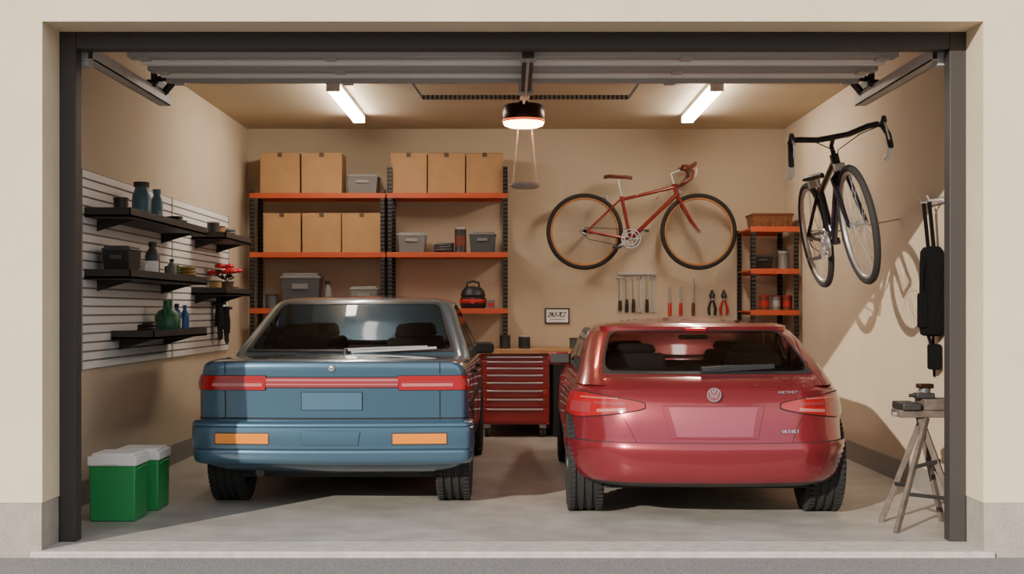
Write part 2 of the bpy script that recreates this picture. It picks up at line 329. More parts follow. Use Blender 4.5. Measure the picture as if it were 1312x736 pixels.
MB().tube([(.0,-.02,.19),(.0,-.07,.2),(0,-.1,.17),(0,-.085,.12)],.01,8).build('handle',m_jug,t); MB().lathe([(0,.198),(.032,.198),(.032,.24),(0,.24)],n=16).build('cap',m_jug,t)
bottle((SX-.03,2.96,1.011),.036,.22,'blue bottle nearer to the green jug',m_blue,m_black,band=m_white)
bottle((SX+.0,3.08,1.011),.032,.21,'blue bottle at the very end of the lowest shelf',m_blue,m_blue)
coil((SX+.02,2.0,1.011),.05,.012,3,'black coiled cord at near end of the lowest shelf',m_black,cat='cord')
tin((SX+.0,2.22,1.011),.035,.09,'small black pot between cord and green jug',m_black,m_bin2,'pot','pot')
def glove(loc,lb,rz,tilt):
    t=thing('work_glove',lb,'glove',loc,0,'black work gloves',rot=(tilt,0,rz))
    g=MB(); g.tube([(0,0,0),(0,0,-.06),(0,0,-.12),(0,0,-.2)],[.055,.05,.066,.066],12)
    for i in range(4): g.tube([(0,-.048+.032*i,-.18),(.01,-.052+.034*i,-.24),(.02,-.054+.036*i,-.31-.015*(i in (1,2)))],[.019,.018,.013],8)
    g.tube([(0,.05,-.12),(.01,.095,-.17),(.015,.1,-.23)],[.02,.019,.014],8)
    for i in range(len(g.v)): p=g.v[i]; g.v[i]=(p[0]*.6,p[1],p[2])
    g.build('palm',m_blackm,t); MB().lathe([(.06,-.02),(.056,0),(.05,.002)],n=14).build('cuff',m_dark,t)
    g=MB(); g.tube([(-.058,0,.05),(0,0,.05),(.0,0,.0)],.004,6); g.build('hook',m_galv,t)
glove((LX+.082,4.58,1.25),'black work glove hanging nearer on the slatted wall',0,.05); glove((LX+.082,4.84,1.21),'black work glove hanging further on the slatted wall',0,-.05)
# ------------------------------------------------------------------ coolers
def cooler(loc,w,d,h,lb,rz):
    t=thing('cooler_box',lb,'cooler',loc,rz,'green coolers with white lids')
    MB().taper(0,0,0,h*.83,w/2*.95,d/2*.95,w/2*.98,d/2*.98).build('body',m_green,t,bevel=.008)
    g=MB().box(-w/2-.004,w/2+.004,-d/2-.004,d/2+.004,h*.82,h*.96); g.box(-w*.44,w*.44,-d*.44,d*.44,h*.95,h); g.build('lid',m_white,t,bevel=.005)
    MB().box(-.04,.04,-d/2-.012,-d/2-.003,h*.84,h*.88).build('latch',m_white,t,bevel=.003)
    for sx in (-1,1): g=MB().tube([(sx*w*.47,-d*.3,h*.74),(sx*(w*.5+.006),-d*.3,h*.78),(sx*(w*.5+.006),d*.3,h*.78),(sx*w*.47,d*.3,h*.74)],.006,8); g.build('handle',m_green,t)
cooler((-2.235,.75,0),.265,.26,.38,'green cooler with white lid standing nearer the door opening',0)
cooler((-2.215,1.14,0),.27,.26,.365,'slightly lower green cooler with white lid behind the nearer one',0)
# ------------------------------------------------------------------ racks
def rack(x0,x1,y0,y1,zs,ztop,lb,foot=(0,0),group='orange shelf racks with dark posts'):
    t=thing('shelf_rack',lb,'shelf rack',((x0+x1)/2,(y0+y1)/2,0),0,group); w=(x1-x0)/2; d=(y1-y0)/2
    for i,sx in enumerate((-1,1)):
        for sy in (-1,1):
            xa=sx*w; ya=sy*d; g=MB(); g.box(min(xa,xa-sx*.045),max(xa,xa-sx*.045),min(ya,ya-sy*.006),max(ya,ya-sy*.006),foot[i],ztop)
            g.box(min(xa,xa-sx*.006),max(xa,xa-sx*.006),min(ya,ya-sy*.045),max(ya,ya-sy*.045),foot[i],ztop); g.build('post',m_perf,t)
    for z in zs:
        g=MB().box(-w+.008,w-.008,-d+.008,d-.008,z-.015,z); g.box(-w-.004,w+.004,-d-.006,-d+.004,z-.045,z+.004); g.box(-w+.05,w-.05,d-.012,d-.007,z-.045,z)
        g.build('shelf',m_orange,t,bevel=.002)
    for sx in (-1,1): MB().beam((sx*(w-.01),-d+.03,zs[0]+.05),(sx*(w-.01),d-.03,zs[1]-.08),.012,.004).build('brace',m_dark,t)
    return t
RY0,RY1=5.72,6.14
Z1,Z2,Z3=WZ(248,5.72),WZ(324,5.72),WZ(396,5.72)
rack(-2.5,-1.215,RY0,RY1,[Z1,Z2,Z3,.55][::-1],2.33,'wide orange shelf rack in the left corner with most cardboard boxes')
rack(-1.195,-.05,RY0,RY1,[Z3,Z2,Z1],2.55,'orange shelf rack left of the hanging tray, next to the wall bicycle',foot=(0,.822))
def bx(px0,px1,py0,zt,dep=.34,Y=5.76):
    x0=WX(px0,Y); x1=WX(px1,Y); return ((x0+x1)/2,Y+dep/2,zt),(x1-x0)-.006,dep,(WZ(py0,Y)-zt)
for (a,b,t0,z,lb,gr) in ((333,384,196,Z1,'leftmost cardboard box on the top shelf in the corner','a'),(386,438,196,Z1,'cardboard box on the top shelf beside the small grey bin','a'),
    (500,547,196,Z1,'first of the three cardboard boxes on the right rack, next to the grey bin','b'),(548,596,196,Z1,'middle of the three cardboard boxes on the right rack','b'),(597,645,196,Z1,'last cardboard box on the right rack, above the hanging tray','b'),
    (337,385,273,Z2,'leftmost cardboard box on the middle shelf','c'),(387,437,273,Z2,'middle cardboard box of the three on the middle shelf','c'),(438,489,273,Z2,'right cardboard box of the three on the middle shelf','c')):
    l,w,d,h=bx(a,b,t0,z+.001); carton(l,w,d,h,lb,{'a':'cardboard boxes on the top left shelf','b':'cardboard boxes on the top right shelf','c':'cardboard boxes on the middle shelf'}[gr])
for (a,b,t0,z,lb,mt) in ((443,485,223,Z1,'small grey bin on the top shelf between cardboard boxes',m_bin),(508,546,298,Z2,'grey bin on the middle shelf of the right rack, left one',m_bin),
    (600,636,297,Z2,'dark grey bin on the middle shelf beside the tall canister',m_bin2),(358,410,350,Z3,'large dark bin on the third shelf behind the blue car',m_bin2),(447,485,367,Z3,'low grey bin on the third shelf behind the blue car roof',m_bin)):
    l,w,d,h=bx(a,b,t0,z+.001,.28); bin_(l,w,d,h,lb,mt,m_lid if mt==m_bin else m_bin)
tin((WX(590,5.8),5.8,Z2+.001),.055,.25,'tall canister with brown band between the bins on the middle shelf',m_dark,m_silver,'canister','canister',band=m_brown)
coil((WX(569,5.85),5.85,Z2+.001),.085,.014,3,'dark coiled hose on middle shelf left of the tall canister',m_bin2,cat='hose')
bottle((WX(420,5.85),5.85,Z3+.001),.04,.27,'grey spray can between the dark bins on the third shelf',m_bin,m_black,'spray can','spray_can',.5)
tin((WX(348,5.85),5.85,Z3+.001),.06,.14,'squat dark pot left of the large dark bin',m_bin2,m_dark,'pot','pot')
# black/red canister vacuum
t=thing('shop_vacuum','round black and red shop vacuum with top handle on the third shelf','vacuum',(WX(606,5.85),5.86,Z3+.001))
MB().lathe([(0,0),(.11,0),(.125,.03),(.125,.1),(.11,.115),(0,.115)],n=28).build('drum',m_black,t)
MB().lathe([(.127,.055),(.13,.06),(.13,.085),(.127,.09)],n=28).build('band',m_redp,t)
MB().lathe([(.112,.113),(.12,.13),(.11,.17),(.08,.205),(0,.22)],n=28).build('motor_cover',m_black,t)
MB().tube([(-.06,0,.2),(-.055,0,.25),(0,0,.265),(.055,0,.25),(.06,0,.2)],.011,8).build('handle',m_black,t)
MB().cyl((0,-.12,.075),(0,-.145,.075),.028).build('hose_port',m_redp,t)
t=thing('small_carton','small dark red carton beside the shop vacuum','box',(WX(629,5.85),5.85,Z3+.001)); MB().box(-.04,.04,-.04,.04,0,.085).build('body',m_bin,t,bevel=.002); MB().box(-.03,.03,-.0415,-.04,.02,.06).build('panel',m_redp,t)
# ------------------------------------------------------------------ right rack
rack(2.2,2.64,5.36,6.12,[.35,.78,1.18,WZ(345,5.36),WZ(291,5.36)],1.96,'narrow orange shelf rack in the right corner',group=None)
Za=WZ(291,5.36)+.001; Zb=WZ(345,5.36)+.001
t=thing('wicker_basket','brown wicker basket on top of the right corner rack','basket',(2.42,5.62,Za))
g=MB()
for i in range(7):
    z=.012+i*.016; a=.17+.002*i; b=.15+.002*i; g.tube([(-a,-b,z),(a,-b,z),(a,b,z),(-a,b,z)],.009,6,closed=True)
g.box(-.17,.17,-.15,.15,0,.008); g.build('weave',m_basket,t); MB().tube([(-.19,-.17,.122),(.19,-.17,.122),(.19,.17,.122),(-.19,.17,.122)],.011,6,closed=True).build('rim',m_brown,t)
g=MB()
for x in (-.12,-.06,0,.06,.12): MB().box(x-.006,x+.006,-.172,-.162,.0,.12).build('stake',m_basket,t)
bin_((2.34,5.6,Zb),.2,.2,.14,'small dark bin on the middle shelf of the right rack',m_black,m_bin2)
tin((2.53,5.5,Zb),.05,.17,'grey paint can on the right rack middle shelf, nearer the wall',m_bin,m_silver)
tin((2.56,5.7,Zb),.045,.19,'second grey can behind the nearer one on the right rack',m_lid,m_bin)
for i,(x,y,mt,lb) in enumerate(((2.34,5.47,m_redp,'red-lidded jar standing leftmost on the right rack lower shelf'),(2.45,5.47,m_brown,'brown jar in the middle on the right rack lower shelf'),(2.56,5.47,m_redp,'red-lidded jar nearest the right wall on the lower shelf'))):
    tin((x,y,1.181),.045,.14,lb,m_bin if i==1 else m_brown,mt,'jar','jar','jars on the right rack',band=m_redp if i!=1 else m_silver)
bin_((2.42,5.75,.781),.3,.3,.2,'grey bin low on the right corner rack beside the wall',m_bin,m_bin2)
# ------------------------------------------------------------------ bench + tool chest
t=thing('tool_chest','red rolling tool chest with silver drawer handles under the workbench','tool chest',(.02,5.72,0))
MB().box(-.32,.32,-.29,.3,.12,.775).build('cabinet',m_red,t,bevel=.006)
zs=[.14,.28,.37,.45,.525,.595,.66,.72,.765]
for a,b in zip(zs[:-1],zs[1:]):
    d=MB().box(-.30,.30,-.305,-.288,a+.004,b-.006).build('drawer',m_red,t,bevel=.003)
    MB().box(-.26,.26,-.322,-.304,b-.026,b-.012).build('handle',m_silver,d,bevel=.003)
for sx in (-1,1):
    for sy in (-1,1):
        w=MB().cyl((sx*.26-.02,sy*.24,.045),(sx*.26+.02,sy*.24,.045),.045,n=20).build('caster',m_rubber,t); MB().box(sx*.26-.032,sx*.26+.032,sy*.24-.03,sy*.24+.03,.085,.12).build('caster_fork',m_galv,w); MB().cyl((sx*.26-.024,sy*.24,.045),(sx*.26+.024,sy*.24,.045),.022,n=16).build('caster_hub',m_silver,w)
t=thing('base_cabinet','black base cabinet between the tool chest and the red car','cabinet',(.59,5.77,0)); MB().box(-.22,.22,-.28,.3,.0,.775).build('body',m_black,t,bevel=.004)
for sx in (-1,1):
    d=MB().box(min(.005*sx,.21*sx),max(.005*sx,.21*sx),-.296,-.28,.08,.755).build('door',m_dark,t,bevel=.003); MB().box(sx*.03-.006,sx*.03+.006,-.315,-.296,.5,.62).build('handle',m_silver,d)
o=MB().box(-.38,.86,5.38,6.14,.777,.82).build('worktop',m_wood,bevel=.004); tag(o,'wooden worktop over the red tool chest','worktop')
tin((WX(647,5.6),5.62,.821),.05,.125,'black can on the worktop, left of the two by the rack',m_black,m_dark)
tin((WX(672,5.6),5.62,.821),.055,.12,'black can with silver cap on the worktop below the framed sign',m_dark,m_silver,band=m_black)
tin((WX(738,5.6),5.62,.821),.06,.1,'flat round dark pot on the worktop near the red car',m_bin2,m_black,'pot','pot')
t=thing('framed_sign','small black framed white sign with scribbled lettering on the back wall','framed sign',(WX(714,6.15),6.168,WZ(405,6.15)))
g=MB(); w,h=.12,.076
g.box(-w,w,-.016,0,h-.012,h); g.box(-w,w,-.016,0,-h,-h+.012); g.box(-w,-w+.012,-.016,0,-h,h); g.box(w-.012,w,-.016,0,-h,h); g.build('frame',m_black,t)
MB().box(-w+.01,w-.01,-.013,-.001,-h+.01,h-.01).build('paper',m_paper,t)
g=MB()
def stroke(g,a,b,y,r=.0036): g.beam((a[0],y,a[1]),(b[0],y,b[1]),.003,r*2)
x=-.090
for pts in ([(0,.03),(.018,.03),(0,0),(.018,0)],[(0,0),(.004,.03),(.018,0),(.018,.03)],[(.016,.03),(.016,.004),(.008,0),(0,.006)],[(0,.03),(.018,0)],[(0,.03),(.018,.03),(.006,0)],[(.018,.03),(0,.03),(0,0),(.018,0)],[(0,.03),(.018,.03),(0,0),(.018,0)]):
    for a,b in zip(pts[:-1],pts[1:]): stroke(g,(x+a[0]+a[1]*.3,a[1]*1.4-.008),(x+b[0]+b[1]*.3,b[1]*1.4-.008),-.0145)
    x+=.0245
for k in range(9): stroke(g,(-.07+.016*k,-.034+.004*(k%2)),(-.058+.016*k,-.036),-.0145,.0028)
g.build('lettering',m_blackm,t)
# ------------------------------------------------------------------ hand tools on wall
YB=6.168; YT=6.17-.0155; TS=(1.4,1.28,1)
t=thing('tool_rail','silver rail on the back wall holding six long tools','tool rail',(WX(816,YB),YB,WZ(351,YB))); g=MB().box(-.19,.19,-.02,0.001,-.010,.010)
for i in range(6): g.tube([(-.165+.066*i,-.015,-.006),(-.165+.066*i,-.03,-.03),(-.165+.066*i,-.04,-.02)],.004,6)
g.build('rail',m_silver,t)
kinds=['hammer','file','chisel','wrench','screwdriver','wrench']
for i in range(6):
    x=WX(816,YB)-.165+.066*i; z=WZ(351,YB)
    k=kinds[i]; pos=('leftmost','second','third','fourth','fifth','rightmost')[i]
    t=thing(k,'slim silver and black %s hanging %s on the tool rail'%(k,pos),k,(x,YT,z-.385),0,'long tools on the wall rail',sc=TS)
    if k=='hammer':
        MB().cyl((0,0,.08),(0,0,.34),.009,.009,16).build('handle',m_silver,t); MB().cyl((0,0,0.02),(0,0,.12),.0128,.012,16).build('grip',m_black,t); MB().tube([(-.026,0,.345),(.012,0,.345),(.022,0,.335)],[.0128,.012,.005],12).build('head',m_silver,t)
    elif k=='wrench':
        MB().box(-.009,.009,-.005,.0125,.03,.32).build('handle',m_silver,t,bevel=.002); g=MB().torus((0,0,.345),.014,.007,'y',16,6); g.build('ring_end',m_silver,t); MB().prism([(-.016,0),(-.006,.012),(.006,.012),(.016,0),(.019,.03),(.0,.045),(-.019,.03)],-.005,.0125,'y').build('open_end',m_silver,t)
    else:
        MB().lathe([(0,0),(.011,.004),(.0128,.06),(.01,.13),(.006,.14),(0,.14)],n=16).build('grip',m_black,t); MB().cyl((0,0,.13),(0,0,.335),.009,.007,8).build('shaft',m_silver,t); MB().torus((0,0,.347),.012,.004,'y',12,5).build('loop',m_silver,t)
for px,k,lb in ((858,'screwdriver','red handled screwdriver with thick grip right of the tool rail'),(872,'screwdriver','slim screwdriver with dark red grip in the middle of the wall tools'),(888,'chisel','silver chisel with long blade left of the pliers')):
    x=WX(px,YB); t=thing(k,lb,k,(x,YT,WZ(405,YB)),0,'hand tools on nails',sc=TS)
    h=.34 if px==888 else .26
    MB().lathe([(0,0),(.012,.003),(.013,.05),(.012,.12),(.007,.13),(0,.13)],n=16).build('grip',m_redp if px!=888 else m_brown,t)
    MB().cyl((0,0,.12),(0,0,h),.008,.008,8).build('shaft',m_silver,t); MB().box(-.010,.010,-.004,.004,h-.02,h+.012).build('tip',m_silver,t)
    MB().tube([(0,.0125,h+.012),(0,-.006,h+.012),(0,-.01,h+.02)],.003,6).build('nail',m_dark,t)
def pliers(px,lb,mt):
    t=thing('pliers',lb,'pliers',(WX(px,YB),YT,WZ(404,YB)),0,'pliers on the back wall')
    for s in (-1,1):
        MB().tube([(s*.026,0,0),(s*.034,0,.06),(s*.02,0,.12),(s*.004,0,.155)],[.013,.015,.011,.008],12).build('handle',mt,t)
        MB().tube([(-s*.003,0,.15),(-s*.018,0,.19),(-s*.004,0,.25)],[.010,.012,.004],8).build('jaw',m_dark,t)
    MB().cyl((0,-.014,.155),(0,.0156,.155),.012).build('pivot',m_silver,t)
pliers(912,'pliers with dark grips on the back wall',m_black); pliers(927,'pliers with red grips on the back wall beside the dark ones',m_redp)
# ------------------------------------------------------------------ bicycles
def bicycle(lb,loc,rot,fm,tyre,rimm,barm,sadm,barw,barz,group='bicycles hung on the walls',dz=1.0,sad=.17,barx=.93,tr=.019,fwd=1.0,fk=1.0):
    t=thing('bicycle',lb,'bicycle',loc,0,group,rot=rot); R=.37
    BB=Vector((.444,0,-.07)); ST=Vector((.355,0,.34)); HT=Vector((.86,0,.46)); HB=Vector((.895,0,.34)); RA=Vector((0,0,0)); FA=Vector((1.1,0,0))
    if fm==m_navy: ST=Vector((.36,0,.30))
    g=MB(); g.tube([BB,ST],.018*fk,10); g.tube([ST-Vector((-.005,0,.03)),HT-Vector((-.01,0,.03))],.017*fk,10); g.tube([BB,HB+Vector((-.005,0,.02))],.020*fk,10); g.tube([HT,HB],.023*fk,10)
    for s in (-1,1):
        g.tube([BB+Vector((-.02,s*.025,0)),Vector((.02,s*.06,0))],.011*fk,8); g.tube([ST+Vector((0,s*.014,-.02)),Vector((.02,s*.06,0))],.010*fk,8)
    g.cyl(BB+Vector((0,-.04,0)),BB+Vector((0,.04,0)),.024,n=14); g.build('frame',fm,t)
    g=MB(); 
    for s in (-1,1): g.tube([HB+Vector((.0,s*.01,-.0)),HB+Vector((.012,s*.045,-.03)),Vector((1.03,s*.052,.1)),Vector((1.1,s*.055,0))],[.016*fk,.016*fk,.012*fk,.009*fk],8)
    g.build('fork',fm,t)
    for A in (RA,FA):
        w=MB().torus(A,R-.025-tr,.013,'y',56,6).build('wheel_rim',rimm,t)
        MB().torus(A,R-tr,tr,'y',56,8).build('tyre',tyre,w)
        g=MB()
        for i in range(24):
            a=2*PI*i/24; b=a+(.35 if i%2 else -.35); s=(.03 if (i//2)%2 else -.03)
            g.tube([A+Vector((.018*math.cos(b),s,.018*math.sin(b))),A+Vector(((R-.045)*math.cos(a),0,(R-.045)*math.sin(a)))],.0018,4)
        g.build('spokes',m_silver,w); MB().cyl(A+Vector((0,-.055,0)),A+Vector((0,.055,0)),.02,n=14).build('hub',m_chrome,w)
    d=(ST-BB).normalized(); sp=ST+d*sad
    MB().tube([ST-d*.02,sp],.013,10).build('seat_post',m_silver,t)
    g=MB(); P=[(-.13,.075,.0),(-.08,.07,.008),(0,.04,.002),(.08,.022,.0),(.14,.014,-.008)]
    vs=[];fs=[];n=12
    for (x,w,z) in P:
        for j in range(n): a=2*PI*j/n; vs.append((sp.x+x,w*math.cos(a),sp.z+.02+z+.018*math.sin(a)))
    for i in range(len(P)-1):
        for j in range(n): fs.append((i*n+j,i*n+(j+1)%n,(i+1)*n+(j+1)%n,(i+1)*n+j))
    fs+= [tuple(range(n)),tuple(range((len(P)-1)*n,len(P)*n))]; g.add(vs,fs); g.build('saddle',sadm,t)
    hp=Vector((barx,0,barz)); g=MB(); up=(HT-HB).normalized(); q=HT+up*max(.02,barz-.5); g.tube([HT,q,hp],.014,10); g.build('stem',m_silver if fm==m_maroon else m_black,t)
    g=MB(); w=barw; rr=.0145 if fm==m_maroon else .018
    P_={0:(.02,1,.02*dz),1:(.08,1.04,.01),2:(.11,1.1,-.04*dz),3:(.09,1.13,-.10*dz),4:(.03,1.13,-.135*dz),5:(-.03,1.12,-.145*dz)}
    drop=lambda s,k: hp+Vector((P_[k][0]*fwd,s*w*P_[k][1],P_[k][2]))
    for s in (-1,1): g.tube([hp,hp+Vector((0,s*w*.35,.0)),hp+Vector((0,s*w*.8,.02*dz))]+[drop(s,k) for k in range(6)],rr,8)
    g.build('handlebar',barm,t)
    for s in (-1,1):
        b=MB().tube([drop(s,1),drop(s,1)+Vector((.05*fwd,0,.02)),drop(s,1)+Vector((.065*fwd,0,.045))],[.022,.020,.013],8).build('brake_hood',barm if fm==m_maroon else m_black,t)
        MB().tube([drop(s,1)+Vector((.05*fwd,0,.02)),drop(s,1)+Vector((.075*fwd,0,-.03)),drop(s,1)+Vector((.055*fwd,s*.01,-.10))],[.008,.007,.006],6).build('brake_lever',m_chrome,b)
        MB().tube([drop(s,3),drop(s,4),drop(s,5)],rr+.004,8).build('grip',m_white if fm!=m_maroon else m_brown,t)
        MB().tube([drop(s,1)+Vector((.02,0,0)),hp+Vector((.1*fwd,s*w*.5,-.02)),HT+Vector((.08,0.01*s,.02)),HT+Vector((.03,0,-.07))],.0035,5).build('brake_cable',m_black,t)
    y=-.05
    g=MB().torus(BB+Vector((0,y,0)),.09,.007,'y',40,6); 
    for i in range(5): a=2*PI*i/5; g.beam(BB+Vector((0,y,0)),BB+Vector((.088*math.cos(a),y,.088*math.sin(a))),.014,.005)
    g.torus(BB+Vector((0,y,0)),.06,.006,'y',30,6); g.build('chainring',m_chrome,t)
    for s,ang in ((-1,-2.6),(1,.54)):
        e=BB+Vector((.165*math.cos(ang),s*.075,.165*math.sin(ang))); c=MB().beam(BB+Vector((0,s*.068,0)),e,.022,.014).build('crank',m_chrome,t)
        MB().box(e.x-.045,e.x+.045,e.y+(0 if s>0 else -.075),e.y+(.075 if s>0 else 0),e.z-.011,e.z+.011).build('pedal',m_dark,c,bevel=.003)
    g=MB(); g.tube([BB+Vector((0,y,.09)),Vector((0,y,.035)),],.004,5); g.tube([BB+Vector((0,y,-.09)),Vector((.03,y,-.075)),Vector((0,y,-.035))],.004,5); g.build('chain',m_dark,t)
    g=MB(); [g.torus((0,-.035-.006*i,0),.038-.005*i,.004,'y',24,5) for i in range(4)]; g.lathe([(0,-.055),(.02,-.055),(.035,-.03),(0,-.03)],n=20,axis='y'); g.build('cassette',m_silver,t)
    for z in ((.20,.33),(.93,.37)):
        MB().box(z[0]-.018,z[0]+.018,-.035,.035,z[1]-.02,z[1]+.03).build('brake',m_chrome,t,bevel=.005)
    return t
b1=bicycle('maroon bicycle with tan tyre walls hung sideways on the back wall',(WX(749,5.9),5.9,WZ(297,5.9)),(0,0,0),m_maroon,m_bike_t,m_tan,m_brown,m_brown,.15,.6,barx=.93,tr=.023,fwd=.85)
for x in (.5,.72): MB().tube([(x,.269,.34),(x,.02,.345),(x,-.022,.35),(x,-.028,.38)],.006,8).build('wall_hook',m_wallrod,b1)
LE=math.radians(11)
b2=bicycle('black drop-bar bicycle leaning out from the right wall',(2.095,2.36,1.70),(LE,0,-PI/2),m_navy,m_bike_t,m_silver,m_black,m_black,.275,.565,dz=1.3,sad=.06,tr=.022,fk=1.25)
hy=.583/math.cos(LE)
MB().tube([(0,hy,0),(0,.05,0)],.005,8).build('wall_hook',m_wallrod,b2)
# ------------------------------------------------------------------ right wall bag + hook, stand
t=thing('wall_hook','grey wall hook rail on the right wall above the bag','hook',(RX,1.5,WZ(256,1.45)))
g=MB().box(-.014,0,-.12,.22,-.02,.02); 
for y in (-.05,.12): g.tube([(-.01,y,0),(-.09,y,-.005),(-.105,y,.025)],.008,6)
g.build('rail',m_silver,t)
t=thing('hanging_bag','flat black bag hanging from straps on the right wall','bag',(RX-.058,1.50,1.02))
g=MB(); P=[(.0,.07),(.012,.10),(.06,.118),(.25,.122),(.46,.112),(.53,.095),(.555,.07),(.56,.04)]; n=28; vs=[];fs=[]
for z,r in P:
    for j in range(n):
        a=2*PI*j/n; c,s=math.cos(a),math.sin(a); vs.append((min(.056,.60*r)*abs(c)**.6*(1 if c>0 else -1),r*abs(s)**.5*(1 if s>0 else -1),z))
for i in range(len(P)-1):
    for j in range(n): fs.append((i*n+j,i*n+(j+1)%n,(i+1)*n+(j+1)%n,(i+1)*n+j))
fs+=[tuple(range(n)),tuple(range((len(P)-1)*n,len(P)*n))]; g.add(vs,fs); g.build('body',m_fab,t)
MB().box(-.070,-.045,-.08,.08,.05,.27).build('pocket',m_fab,t,bevel=.012)
for y in (-.05,.07): MB().beam((0,y*.9,.54),(-.03,y*.9,.835),.012,.022).build('strap',m_fab,t)
MB().tube([(-.05,-.02,.5),(-.075,-.05,.35),(-.07,-.06,.15),(-.03,-.03,.0),(.0,-.03,-.08)],.010,6).build('side_strap',m_fab,t)
MB().taper(.01,-.02,-.21,-.05,.03,.055,.036,.04).build('pouch',m_fab,t,bevel=.012)
MB().beam((.035,.08,.02),(.045,.09,-.26),.015,.006).build('strap_end',m_fab,t)
t=thing('work_stand','worn dark folding work stand with crossed legs by the right door post','work stand',(2.24,.46,0))
MB().box(-.15,.15,-.07,.10,.60,.64).build('top_board',m_oldwood,t,bevel=.005); MB().box(-.14,-.04,-.09,.12,.64,.68).build('clamp_jaw',m_dark,t,bevel=.006); MB().box(-.02,.15,-.08,.10,.64,.70).build('clamp_block',m_oldwood,t,bevel=.006)
MB().cyl((-.17,0,.615),(.17,0,.615),.012).build('clamp_screw',m_silver,t)
for i,(a,b) in enumerate((((.0,-.05,.6),(-.21,-.2,0)),((.02,.08,.6),(-.19,.16,0)),((-.03,-.03,.6),(.15,-.17,0)),((-.01,.06,.6),(.16,.18,0)))): MB().beam(a,b,.022,.032).build('leg',m_oldwood,t,bevel=.003)
MB().beam((-.09,-.12,.34),(.06,-.09,.37),.012,.02).build('cross_brace',m_dark,t); MB().beam((-.14,-.15,.2),(.11,-.13,.17),.012,.02).build('cross_brace',m_dark,t)
MB().beam((.05,.1,.37),(.1,-.12,.22),.012,.018).build('side_brace',m_dark,t); MB().beam((-.12,.12,.22),(-.12,-.14,.24),.012,.018).build('side_brace',m_dark,t)
t=thing('bench_vise','small dark clamp tool sitting on top of the work stand','vise',(2.25,.46,.701))
MB().box(-.06,.04,-.04,.04,0,.03).build('base',m_dark,t,bevel=.006); MB().tube([(-.01,0,.03),(-.0,0,.075)],[.034,.03],12).build('column',m_bin2,t); MB().box(-.045,.035,-.035,.035,.055,.08).build('jaw',m_bronze,t,bevel=.005)
MB().cyl((-.06,0,.015),(-.09,0,.015),.010).build('knob',m_dark,t)
# ------------------------------------------------------------------ cars
class Surf:
    def __init__(s,L,rxf=.3,ryf=.35,bf=.06,tp=.06): s.L=L; s.rxf=rxf; s.ryf=ryf; s.bf=bf; s.tp=tp
    def lev(s,z):
        L=s.L; z=min(max(z,L[0][0]),L[-1][0]); n=len(L)
        i=0
        while i<n-2 and z>L[i+1][0]: i+=1
        z0,z1=L[i][0],L[i+1][0]; h=z1-z0; t=(z-z0)/h; out=[]
        def sl(j,k):
            if j<=0: return (L[1][k]-L[0][k])/(L[1][0]-L[0][0])
            if j>=n-1: return (L[-1][k]-L[-2][k])/(L[-1][0]-L[-2][0])
            a=(L[j][k]-L[j-1][k])/(L[j][0]-L[j-1][0]); b=(L[j+1][k]-L[j][k])/(L[j+1][0]-L[j][0])
            if a*b<=0: return 0
            return 2*a*b/(a+b)
        for k in range(1,7):
            m0,m1=sl(i,k)*h,sl(i+1,k)*h; p0,p1=L[i][k],L[i+1][k]
            out.append((2*t**3-3*t*t+1)*p0+(t**3-2*t*t+t)*m0+(-2*t**3+3*t*t)*p1+(t**3-t*t)*m1)
        return out
    def p(s,u,z):
        w,yr,yf,rx,ry,br=s.lev(z); rxf,ryf=min(s.rxf,w*.5),s.ryf
        if u<=1: x=(w-rx)*u; y=yr; wt=1
        elif u<=2: a=(u-1)*PI/2; x=w-rx+rx*math.sin(a); y=yr+ry*(1-math.cos(a)); wt=1
        elif u<=3: x=w; y=yr+ry+(yf-ryf-yr-ry)*(u-2); wt=None
        elif u<=4: a=(4-u)*PI/2; x=w-rxf+rxf*math.sin(a); y=yf-ryf*(1-math.cos(a)); wt=-1
        else: x=(w-rxf)*(5-u); y=yf; wt=-1
        k=(x/w)**2
        if wt==1: y+=br*k
        elif wt==-1: y-=s.bf*k
        else: y+=br*(3-u)-s.bf*(u-2)
        f=max(0,(y-2.2)/2.2)
        if u>1.0: x*=1-s.tp*f*f
        return Vector((x,y,z))
    def n(s,u,z):
        e=.01; a=s.p(min(u+e,5),z)-s.p(max(u-e,0),z); b=s.p(u,z+.004)-s.p(u,z-.004)
        v=a.cross(b)
        if v.length<1e-9: return Vector((0,-1,0))
        v.normalize(); return v
    def off(s,u,z,d,sg=1):
        q=s.p(u,z)+s.n(u,z)*d; q.x*=sg; return q
    def ux(s,x,z): w,yr,yf,rx,ry,br=s.lev(z); return x/(w-rx)
def patch(g,S,fu,nu,nv,d,sg=1,skirt=.01,zb=None):
    vs=[];fs=[]
    for i in range(nu+1):
        for j in range(nv+1):
            u,z=fu(i/nu,j/nv); vs.append(S.off(u,z,d,sg))
    for i in range(nu):
        for j in range(nv): a=i*(nv+1)+j; fs.append((a,a+1,a+nv+2,a+nv+1))
    if skirt:
        B=[(i,0) for i in range(nu+1)]+[(nu,j) for j in range(1,nv+1)]+[(i,nv) for i in range(nu-1,-1,-1)]+[(0,j) for j in range(nv-1,0,-1)]
        base=len(vs)
        for (i,j) in B: u,z=fu(i/nu,j/nv); vs.append(S.off(u,z,d-skirt,sg))
        m=len(B)
        for k in range(m):
            a=B[k]; b=B[(k+1)%m]; fs.append((a[0]*(nv+1)+a[1],b[0]*(nv+1)+b[1],base+(k+1)%m,base+k))
    g.add(vs,fs)
def rect(u0,u1,z0,z1): return lambda s,t:(u0+(u1-u0)*s,z0+(z1-z0)*t)
def xrect(S,x0,x1,z0,z1,k=1.0):
    def f(s,t):
        z=z0+(z1-z0)*t; x=(x0+(x1-x0)*s)*(k+(1-k)*t); return (S.ux(x,z),z)
    return f
